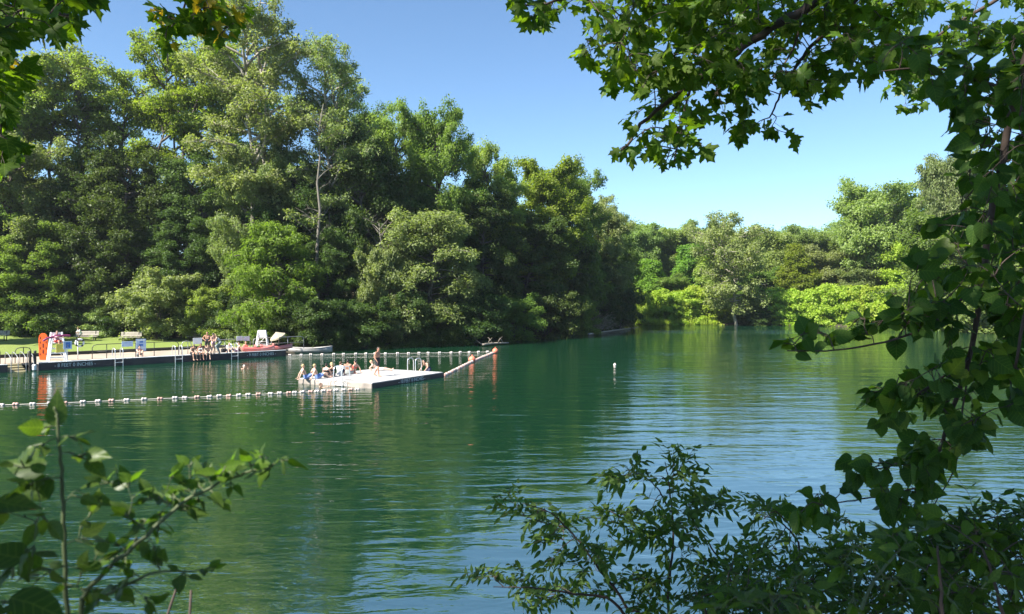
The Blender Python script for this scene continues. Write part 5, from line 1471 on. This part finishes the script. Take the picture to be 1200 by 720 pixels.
def ramify(mains, targets, rng, r_twig=0.0045, arch=0.06, maxlen=0.8):
    """twigs from the main limbs out to every target; returns (bmesh of wood, list of twig paths)"""
    bm = bmesh.new(); pool = []; twigs = []
    for pts, r0, r1 in mains:
        P = smooth_path([at(*p) if not isinstance(p, Vector) else p for p in pts], 7)
        P = [p + Vector(rng.normal(size=3) * r0 * 0.18) for p in P]
        tube(bm, P, list(np.linspace(r0, r1, len(P))), 7)
        pool += [np.array(p) for p in P[len(P) // 6:]]
    pool = np.array(pool)
    todo = [np.array(t) for t in targets]
    todo.sort(key=lambda t: np.min(np.linalg.norm(pool - t, axis=1)))
    for t in todo:
        d = np.linalg.norm(pool - t, axis=1); i = int(np.argmin(d)); a = pool[i]; ln = d[i]
        if ln < 0.006: continue
        mid = (a + t) / 2 + np.array([0, 0, arch * ln * 2]) + rng.normal(size=3) * 0.08 * ln
        P = smooth_path([Vector(a), Vector(mid), Vector(t)], 4)
        r = r_twig * (0.7 + 1.1 * min(ln, 1.0))
        tube(bm, P, list(np.linspace(r, r * 0.45, len(P))), 5)
        q = np.array([tuple(p) for p in P]); twigs.append(q)
        pool = np.concatenate([pool, q[2:]])
    return bm, twigs

def leaf_sites(twigs, rng, step, start=0.25, pair=True, pet=0.05, down=0.25):
    """petiole feet, petiole ends and outward directions along the twigs"""
    A, B, O = [], [], []
    for q in twigs:
        ln = np.linalg.norm(np.diff(q, axis=0), axis=1).sum()
        n = max(1, int(ln * (1 - start) / step))
        tt = start + (1 - start) * (np.arange(n) + 0.5 * rng.random(n)) / n
        C = along(q, np.append(tt, 0.999))
        d = unit(q[-1] - q[0]); s = unit(np.cross(d, [0, 0, 1]) + rng.normal(size=3) * 0.2)
        for j, c in enumerate(C):
            last = j == len(C) - 1
            for sd in ((-1, 1) if pair and not last else ((1,) if not last else (0, 0.6, -0.6))):
                o = unit(d * (0.5 if not last else 1) + s * sd * (1.0 if j % 2 else 0.8) + np.array([0, 0, 0.25 - down]) + rng.normal(size=3) * 0.25)
                A.append(c); B.append(c + o * pet * (0.6 + 0.8 * rng.random()) + np.array([0, 0, -down * pet * 0.5])); O.append(o)
    return np.array(A), np.array(B), np.array(O)

def foliage(root, mains, targets, seed, leaf, leafmat, size, step, pet=0.05, up=0.5, droop=0.5, rnd=0.6, out=0.7, pair=True, face=(0, 0, 0), r_twig=0.0045, arch=0.06, bark='twig', bend=0.35, cup=0.25,
            accent=None, start=0.25, part='branch', lname='foliage'):
    rng = np.random.default_rng(seed)
    bm, tw = ramify(mains, targets, rng, r_twig, arch)
    A, B, O = leaf_sites(tw, rng, step, start, pair, pet, droop)
    for a, b in zip(A, B): tube(bm, [Vector(a), Vector(b)], [0.0011 + r_twig * 0.1, 0.0009 + r_twig * 0.08], 3, cap=False)
    bm_obj(part, bm, M[bark], root, True)
    n = len(B)
    D = unit(O * out + np.array([0, 0, -droop]) + rng.normal(size=(n, 3)) * 0.35)
    N = unit(np.array([0, 0, up]) + np.array(face) + rng.normal(size=(n, 3)) * rnd)
    L = size * (0.55 + 0.65 * rng.random(n))
    if accent is None:
        link(lname, blade_mesh(lname, leaf, B, D, N, L, rng, bend, cup), M[leafmat], root)
    else:
        am, prob = accent; k = rng.random(n) < prob
        link(lname, blade_mesh(lname, leaf, B[~k], D[~k], N[~k], L[~k], rng, bend, cup), M[leafmat], root)
        if k.any(): link('yellowing_or_lit_tint_leaves', blade_mesh('yellowing_or_lit_tint_leaves', leaf, B[k], D[k], N[k], L[k], rng, bend, cup), M[am], root)  # truly yellow leaves on one maple, painted sunlight on the other plants
    return n

M['maple_yellow'] = leaf_mat('maple_yellow', (0.26, 0.24, 0.02), (0.50, 0.40, 0.03), 0.5, 0.42, (1.9, 1.7, 0.6), 1.5, vein=True)
M['lit_tint_leaf'] = leaf_mat('lit_tint_leaf', (0.05, 0.10, 0.012), (0.10, 0.16, 0.02), 0.45, 0.4, (2.2, 2.4, 0.7), 1.5, vein=True)  # paler greens that put sunlight into the leaf colour

def near_tree(label, foot, kindleaf, seed, H, base, Rad, lean=(0, 0), leaf=0.15, n_limb=26, per=34, trunk_r=0.2, drop=0.2):
    z = gz(*foot) - 0.1
    o = empty('tree', (foot[0], foot[1], z), 0, label, 'tree', None)
    t, c = grow(seed, H, base, Rad, dome(2.1, 0.6, 0.45), n_limb, leaf, n_clump=7, clump=(0.4, 0.8), per=per, flat=0.6, pitch=(10, 60), curve=-0.3, trunk_r=trunk_r, sub=4, drop=drop, lean=lean, wob=0.16)
    t.materials.append(M['bark']); c.materials.append(M[kindleaf])
    a = bpy.data.objects.new('trunk', t); COL.objects.link(a); a.parent = o
    b = bpy.data.objects.new('crown', c); COL.objects.link(b); b.parent = o
    return o
def hang(root, obj_fn):
    """build parts in world space, then hang them under the root"""
    before = set(root.children)
    obj_fn()
    for ch in root.children:
        if ch not in before: ch.location = -root.location

# --- maple whose bough fills the top right (trunk to the right, out of the frame)
mr = near_tree('maple with star-shaped leaves arching over the water from the top right', (6.6, 1.8), 'maple_leaf', 101, 13.0, 6.6, 4.6, (-0.8, -0.4), leaf=0.15, n_limb=24, per=26, drop=0.45)
def _a():
    tr = Vector((6.3, 1.8, 7.4))
    mains = [([tr, (1330, -230, 4.2), (1060, -75, 4.5), (960, 0, 4.6), (900, 36, 4.6), (850, 70, 4.55), (810, 98, 4.5), (752, 145, 4.45), (722, 188, 4.4)], 0.045, 0.006),
             ([(1060, -75, 4.5), (1002, 0, 4.8), (970, 36, 4.85), (945, 62, 4.9), (920, 100, 4.9), (902, 138, 4.9)], 0.02, 0.005),
             ([(1060, -75, 4.5), (940, -45, 4.3), (800, -18, 4.2), (700, -6, 4.15), (615, 8, 4.1)], 0.022, 0.005),
             ([(945, -2, 4.6), (930, 55, 4.5), (905, 95, 4.4)], 0.01, 0.004),
             ([(810, 98, 4.5), (800, 140, 4.4), (790, 190, 4.35)], 0.008, 0.004)]
    poly = [(603, -25), (612, 20), (640, 26), (668, 14), (674, 62), (692, 66), (705, 52), (716, 84), (706, 122), (730, 140), (716, 190), (738, 196), (754, 176), (778, 196), (800, 194), (814, 168), (850, 150), (872, 172), (900, 176), (932, 168),
            (935, 140), (920, 112), (950, 122), (975, 108), (1000, 84), (1040, 80), (1090, 40), (1090, -25)]
    rng = np.random.default_rng(5)
    T = in_poly(poly, 250, rng, 4.0, 5.2) + in_poly([(740, -20), (760, 60), (830, 90), (920, 110), (990, 70), (1000, -20)], 80, rng, 4.2, 5.4)
    foliage(mr, mains, T, 21, 'maple', 'maple_leaf', 0.090, 0.072, 0.05, 0.45, 0.42, 0.55, 0.8, face=(0, -0.25, 0), accent=('lit_tint_leaf', 0.22))
    # a further bough of the same tree, sunlight put into its leaf colour
    poly = [(985, -20), (1000, 40), (1030, 95), (1050, 118), (1075, 128), (1100, 120), (1120, 60), (1210, 60), (1210, -20)]
    foliage(mr, [([tr, (1420, -160, 6.5), (1200, -20, 7.4), (1090, 50, 7.6), (1050, 100, 7.6)], 0.035, 0.006)], in_poly(poly, 110, rng, 6.8, 8.2), 22, 'maple', 'lit_tint_leaf', 0.105, 0.10, 0.05, 0.5, 0.35, 0.55, 0.8)
hang(mr, _a)

# --- maple whose twigs hang in at the top left; its crown over the viewer shades the near bank
ml = near_tree('maple hanging dark star-shaped leaves in from the top left, one sprig yellowing', (-4.8, -1.4), 'maple_leaf', 111, 13.0, 5.2, 4.5, (2.2, 0.2), leaf=0.17, n_limb=34, per=40, drop=0.30)
def _b():
    tr = Vector((-4.2, -1.2, 7.6))
    mains = [([tr, (-330, -420, 2.9), (-60, -90, 3.2), (15, -20, 3.3), (50, 10, 3.3), (90, 18, 3.25)], 0.03, 0.005), ([(-60, -90, 3.2), (-25, 40, 3.25), (-5, 120, 3.3), (5, 190, 3.3)], 0.014, 0.004),
             ([(-60, -90, 3.2), (120, -70, 3.7), (225, -40, 3.9), (216, 8, 3.9), (200, 34, 3.9)], 0.012, 0.003), ([(225, -40, 3.9), (255, -6, 3.9), (274, 28, 3.9)], 0.006, 0.003)]
    rng = np.random.default_rng(6)
    T = in_poly([(-25, -25), (118, -25), (120, 8), (108, 24), (90, 18), (70, 24), (48, 30), (30, 20), (14, 55), (18, 85), (6, 110), (8, 140), (14, 172), (4, 190), (-25, 190)], 62, rng, 2.9, 3.6)
    foliage(ml, mains[:2], T, 23, 'maple', 'maple_leaf', 0.088, 0.075, 0.05, 0.4, 0.5, 0.55, 0.8, face=(0, -0.3, 0), accent=('maple_yellow', 0.02))
    T = in_poly([(190, 8), (186, 40), (200, 50), (215, 30), (240, 20), (262, 36), (282, 44), (284, 10), (240, -10)], 20, rng, 3.8, 4.0)
    foliage(ml, mains[2:], T, 24, 'maple', 'maple_leaf', 0.085, 0.09, 0.045, 0.4, 0.5, 0.55, 0.8, face=(0, -0.3, 0), accent=('maple_yellow', 0.26))
hang(ml, _b)

# --- heart-leaved tree hanging down the right side
hl = near_tree('heart-leaved tree hanging a long dark branch down the right side', (3.9, 0.3), 'heart_leaf', 121, 9.0, 4.6, 2.6, (-0.3, 0.2), leaf=0.14, n_limb=20, per=28, trunk_r=0.13, drop=0.45)
def _c():
    tr = Vector((3.8, 0.4, 6.6))
    mains = [([tr, (1420, -160, 2.5), (1250, -20, 2.6), (1192, 110, 2.7), (1162, 250, 2.8), (1142, 390, 2.85), (1112, 495, 2.9), (1076, 588, 2.95), (1040, 665, 3.0)], 0.020, 0.0035),
             ([(1150, 330, 2.8), (1085, 384, 2.7), (1000, 408, 2.65), (922, 412, 2.6)], 0.006, 0.002), ([(1192, 110, 2.7), (1105, 82, 2.7), (1015, 84, 2.7)], 0.007, 0.002),
             ([(1135, 420, 2.85), (1075, 462, 2.8), (1030, 480, 2.8)], 0.005, 0.002), ([(1100, 530, 2.9), (1050, 545, 2.85), (1010, 552, 2.85)], 0.004, 0.002), ([(1085, 570, 2.95), (1010, 585, 2.9), (955, 592, 2.85)], 0.004, 0.002),
             ([(1142, 390, 2.85), (1128, 480, 2.8), (1120, 545, 2.8), (1096, 590, 2.8)], 0.004, 0.002),
             ([(1250, -20, 2.6), (1245, 150, 2.3), (1215, 300, 2.3), (1190, 430, 2.4)], 0.012, 0.004)]
    rng = np.random.default_rng(7)
    T = in_poly([(1002, 78), (1040, 52), (1100, 40), (1215, 20), (1215, 95), (1120, 100), (1060, 88)], 30, rng, 2.5, 2.9)
    T += in_poly([(1118, 110), (1215, 70), (1215, 400), (1165, 400), (1130, 370), (1080, 380), (1060, 365), (1045, 335), (1075, 315), (1092, 285), (1110, 250), (1105, 228), (1125, 190), (1118, 140)], 165, rng, 2.4, 3.6)
    for a in ((1130, 360, 925, 402, 24, 14), (1120, 420, 1030, 478, 22, 20), (1115, 460, 1085, 570, 13, 24), (1095, 520, 1015, 550, 11, 14), (1080, 580, 950, 588, 14, 14), (1070, 600, 1040, 655, 9, 16), (1160, 410, 1130, 520, 16, 22), (1200, 380, 1180, 470, 14, 16)):
        for i in range(a[4]):
            f = rng.random(); T.append(np.array(at(a[0] + (a[2] - a[0]) * f + rng.normal() * 6, a[1] + (a[3] - a[1]) * f + (rng.random() - 0.5) * 2 * a[5], 2.6 + 0.35 * rng.random())))
    foliage(hl, mains, T, 25, 'heart', 'heart_leaf', 0.064, 0.066, 0.032, 0.30, 0.45, 0.55, 0.75, pair=False, face=(0, -0.30, 0), r_twig=0.003, accent=('lit_tint_leaf', 0.10))
hang(hl, _c)

# --- ash-leaved sapling in front of the bright water
def compound(root, mains, targets, seed, n_pair=3, ll=0.075, rachis=0.17, mat_='ash_leaf', step=0.10, r_twig=0.0035, up=0.75):
    rng = np.random.default_rng(seed)
    bm, tw = ramify(mains, targets, rng, r_twig, 0.05)
    A, B, O = leaf_sites(tw, rng, step, 0.2, True, 0.035, 0.1)
    P, D, N, L = [], [], [], []
    for a, b, o in zip(A, B, O):
        rl = rachis * (0.55 + 0.6 * rng.random())
        o = unit(o + np.array([0, 0, 0.15]))
        q = np.array([a, b, b + o * rl * 0.5, b + unit(o + np.array([0, 0, -0.45])) * rl])
        tube(bm, [Vector(p) for p in q], [0.0014, 0.0012, 0.001, 0.0007], 3, cap=False)
        nn = unit(np.array([0, 0, up]) + rng.normal(size=3) * 0.45); s = unit(np.cross(o, nn))
        for j in range(n_pair):
            c = along(q, np.array([0.35 + 0.6 * j / n_pair]))[0]
            for sd in (-1, 1):
                P.append(c); D.append(unit(o * 0.7 + s * sd + rng.normal(size=3) * 0.2 + np.array([0, 0, -0.15]))); N.append(nn + rng.normal(size=3) * 0.3); L.append(ll * (0.65 + 0.5 * rng.random()))
        P.append(q[-1]); D.append(unit(q[-1] - q[-2] + rng.normal(size=3) * 0.01)); N.append(nn); L.append(ll * (0.9 + 0.4 * rng.random()))
    bm_obj('stem', bm, M['twig'], root, True)
    P, D, N, L = np.array(P), np.array(D), np.array(N), np.array(L)
    link('foliage', blade_mesh('foliage', 'ash', P, D, unit(N), L, rng, 0.4, 0.3), M[mat_], root)

def near_ground(x, y): return Vector((x, y, gz(x, y) - 0.05))
ash = empty('sapling', near_ground(0.98, 4.3), 0, 'ash-leaved sapling with one straight leader standing before the bright water', 'sapling')
def _d():
    f = near_ground(0.98, 4.3)
    k = Vector((0.05, 0, 0))
    mains = [([f, (800, 800, 4.5), (783, 715, 4.5), (789, 632, 4.5), (785, 576, 4.5), (780, 542, 4.5)], 0.013, 0.0025),
             ([f - k, (760, 790, 4.3), (734, 712, 4.3), (707, 674, 4.25), (684, 641, 4.2), (662, 617, 4.2), (643, 600, 4.15), (612, 590, 4.1)], 0.011, 0.002),
             ([(748, 745, 4.3), (716, 704, 4.2), (673, 696, 4.1), (623, 689, 4.0), (578, 688, 3.95)], 0.010, 0.002),
             ([(788, 640, 4.5), (752, 622, 4.55), (718, 601, 4.6), (690, 594, 4.6)], 0.008, 0.002),
             ([f + k, (875, 790, 4.6), (858, 685, 4.7), (834, 642, 4.75), (812, 608, 4.8), (852, 588, 4.8)], 0.010, 0.002),
             ([(875, 760, 4.6), (925, 690, 4.7), (936, 642, 4.75), (914, 612, 4.8), (880, 602, 4.8)], 0.012, 0.002),
             ([(786, 600, 4.5), (770, 572, 4.45), (752, 556, 4.4)], 0.006, 0.002), ([(880, 700, 4.65), (980, 690, 4.7), (999, 652, 4.7), (996, 610, 4.7)], 0.009, 0.002)]
    rng = np.random.default_rng(8)
    T = []
    for (x0, y0, x1, y1, n, sp) in ((782, 550, 788, 715, 22, 24), (780, 540, 800, 545, 3, 6), (745, 552, 712, 566, 6, 8), (800, 600, 850, 588, 8, 10), (612, 592, 700, 662, 16, 12), (580, 597, 612, 590, 4, 5), (560, 690, 690, 692, 16, 14), (690, 596, 770, 630, 12, 10),
                                 (700, 660, 760, 715, 14, 26), (650, 636, 690, 660, 8, 20), (830, 640, 860, 700, 14, 28), (870, 600, 930, 616, 10, 10), (920, 630, 950, 700, 12, 28), (985, 612, 1010, 650, 8, 12)):
        for i in range(int(n * 0.62 + 0.5)):
            f_ = rng.random(); g_ = (rng.random() - 0.5) * 2 * sp
            d = np.array([x1 - x0, y1 - y0]); d = d / np.linalg.norm(d)
            T.append(np.array(at(x0 + (x1 - x0) * f_ - d[1] * g_, y0 + (y1 - y0) * f_ + d[0] * g_, 4.1 + 0.8 * rng.random())))
    compound(ash, mains, T, 31, 3, 0.060, 0.125, step=0.14)
hang(ash, _d)

# --- thicket along the bottom right
th = empty('thicket', near_ground(1.7, 3.2), 0, 'dense dark leafy thicket filling the bank at the bottom right', 'shrub')
def _e():
    mains = []
    rng = np.random.default_rng(9)
    for px in (840, 900, 960, 1020, 1080, 1140, 1200):
        Y = 3.0 + 0.5 * rng.random(); x = (px - 600) / F_ * Y
        mains.append(([near_ground(x * 0.92, Y - 0.1), (px - 8, 900, Y), (px + rng.normal() * 12, 770, Y), (px + rng.normal() * 15, 690, Y)], 0.013, 0.003))
    T = in_poly([(795, 735), (818, 690), (850, 664), (900, 648), (940, 664), (985, 640), (1020, 655), (1060, 655), (1085, 632), (1115, 622), (1150, 606), (1210, 588), (1210, 735)], 135, rng, 2.9, 4.2)
    compound(th, mains, T, 33, 3, 0.056, 0.12, step=0.12, r_twig=0.003)
    T = in_poly([(1070, 640), (1095, 612), (1130, 610), (1160, 590), (1215, 575), (1215, 720), (1080, 720)], 40, rng, 2.3, 3.0)
    foliage(th, [([near_ground(1.55, 2.2), (1200, 900, 2.2), (1180, 740, 2.2), (1150, 640, 2.2)], 0.012, 0.003), ([near_ground(1.3, 2.2), (1120, 860, 2.2), (1105, 720, 2.2), (1098, 640, 2.2)], 0.01, 0.003)], T, 34, 'heart', 'heart_leaf', 0.062, 0.085, 0.03, 0.55, 0.25, 0.5, 0.8, pair=False, r_twig=0.003, part='stem', lname='round_leaves')
hang(th, _e)
# nearer, softer leaves
nb = empty('bank_weed', near_ground(0.62, 1.35), 0, 'out of focus broad-leaved weed close by at the bottom right, some leaves coloured as sunlit', 'weed')
def _f():
    rng = np.random.default_rng(10)
    T = [np.array(at(px, py, Y)) for px, py, Y in ((1010, 642, 1.35), (1040, 628, 1.4), (1060, 640, 1.4), (1085, 622, 1.45), (990, 660, 1.3), (880, 706, 1.15), (925, 690, 1.15), (905, 700, 1.1), (850, 712, 1.2), (950, 712, 1.2), (1000, 700, 1.25), (1060, 690, 1.3), (1110, 700, 1.35), (830, 722, 1.2), (1150, 690, 1.35))]
    foliage(nb, [([near_ground(0.62, 1.35), (960, 1000, 1.3), (985, 800, 1.3), (1020, 690, 1.35), (1050, 650, 1.4)], 0.006, 0.002), ([near_ground(0.5, 1.2), (905, 900, 1.2), (900, 770, 1.15), (905, 710, 1.12)], 0.005, 0.002)], T, 35, 'ash', 'ash_leaf', 0.042, 0.03, 0.012, 0.6, 0.15, 0.5, 0.8, pair=True, r_twig=0.0018, bark='green_stem', accent=('lit_tint_leaf', 0.1), part='stem')
hang(nb, _f)

# --- weeds at the bottom left
wd = empty('bank_weed', near_ground(-0.49, 0.80), 0, 'tall upright weed with one pointed leaf at its tip at the bottom left', 'weed')
def _g():
    rng = np.random.default_rng(12)
    T = [np.array(at(px, py, Y)) for px, py, Y in ((66, 486, 0.84), (60, 500, 0.84), (82, 512, 0.85), (52, 520, 0.83), (28, 548, 0.80), (40, 566, 0.80), (92, 534, 0.85), (98, 580, 0.88), (104, 606, 0.88), (48, 602, 0.80), (96, 632, 0.88), (40, 640, 0.77), (110, 660, 0.84), (20, 660, 0.77), (8, 600, 0.77), (60, 668, 0.80), (95, 690, 0.84), (30, 700, 0.77), (130, 690, 0.84), (10, 705, 0.77))]
    foliage(wd, [([near_ground(-0.49, 0.80), (60, 1000, 0.83), (78, 760, 0.84), (75, 640, 0.84), (73, 560, 0.84), (68, 500, 0.84), (65, 478, 0.84)], 0.0036, 0.0013)], T, 41, 'weed', 'weed_leaf', 0.026, 0.030, 0.008, 0.5, 0.25, 0.5, 0.8, pair=False, r_twig=0.0011, bark='green_stem', part='stem')
    P = np.array([np.array(at(65, 500, 0.84)), np.array(at(52, 552, 0.80)), np.array(at(56, 585, 0.81)), np.array(at(12, 700, 0.73)), np.array(at(30, 655, 0.76)), np.array(at(-4, 588, 0.77))])
    D = unit(np.array([(0.0, 0.1, 1), (-0.9, 0.1, 0.25), (-0.4, 0.2, 0.3), (0.4, 0.1, -0.2), (-0.6, 0, 0.15), (0.5, 0.1, -0.1)]))
    N = unit(np.array([(0.5, -1, 0), (0.1, -0.7, 0.7), (0.2, -0.7, 0.6), (0, -0.5, 0.9), (0.1, -0.6, 0.8), (0, -0.6, 0.8)]))
    link('large_leaves', blade_mesh('large_leaves', 'weed', P, D, N, np.array([0.040, 0.052, 0.048, 0.056, 0.05, 0.042]), rng, 0.3, 0.2), M['weed_leaf'], wd)
hang(wd, _g)
w2 = empty('bank_weed', near_ground(-0.44, 0.86), 0, 'slanting leafy shoot with leaves coloured as sunlit reaching over the water at the bottom left', 'weed')
def _h():
    rng = np.random.default_rng(13)
    T = [np.array(at(px, py, Y)) for px, py, Y in ((316, 548, 0.90), (308, 538, 0.90), (294, 546, 0.90), (276, 554, 0.90), (270, 566, 0.90), (258, 560, 0.90), (244, 560, 0.90), (236, 572, 0.90), (232, 584, 0.90), (222, 576, 0.90), (214, 598, 0.90), (206, 584, 0.90), (190, 600, 0.90), (186, 616, 0.90), (172, 610, 0.90), (160, 630, 0.90), (148, 650, 0.90), (138, 652, 0.90), (330, 540, 0.91), (300, 552, 0.91), (286, 562, 0.91), (262, 553, 0.90), (250, 582, 0.90), (222, 548, 0.91), (200, 562, 0.88), (196, 590, 0.88), (178, 585, 0.88), (166, 618, 0.85), (180, 640, 0.85), (150, 606, 0.84), (140, 640, 0.84), (186, 662, 0.84), (214, 672, 0.84), (156, 676, 0.83), (130, 664, 0.83), (120, 700, 0.80), (170, 700, 0.80), (240, 668, 0.85), (128, 566, 0.85), (150, 572, 0.85))]
    foliage(w2, [([near_ground(-0.44, 0.86), (60, 960, 0.84), (92, 740, 0.84), (103, 692, 0.84), (156, 642, 0.85), (210, 592, 0.88), (250, 570, 0.90), (285, 556, 0.91), (322, 543, 0.92)], 0.0038, 0.0011), ([(120, 700, 0.84), (180, 672, 0.84), (225, 670, 0.85)], 0.002, 0.001)], T, 43, 'weed', 'weed_leaf', 0.022, 0.024, 0.007, 0.5, 0.15, 0.55, 0.85, pair=False, r_twig=0.0011, bark='green_stem', accent=('lit_tint_leaf', 0.4), part='stem')
hang(w2, _h)
for px, py, Y, lab in ((222, 700, 1.3, 'cut dry stalk sticking up at the bottom, beside the slanting shoot'), (185, 700, 1.3, 'thin leaning dry stalk beside the slanting shoot')):
    x = (px - 600) / F_ * Y
    bm = bmesh.new(); tube(bm, [near_ground(x, Y), at(px - 2, 760, Y), at(px + (2 if px > 200 else 25), 692 if px > 200 else 680, Y)], [0.0028, 0.0025, 0.002], 6)
    tag(bm_obj('dry_stalk', bm, M['twig'], None, True), lab, 'stalk')
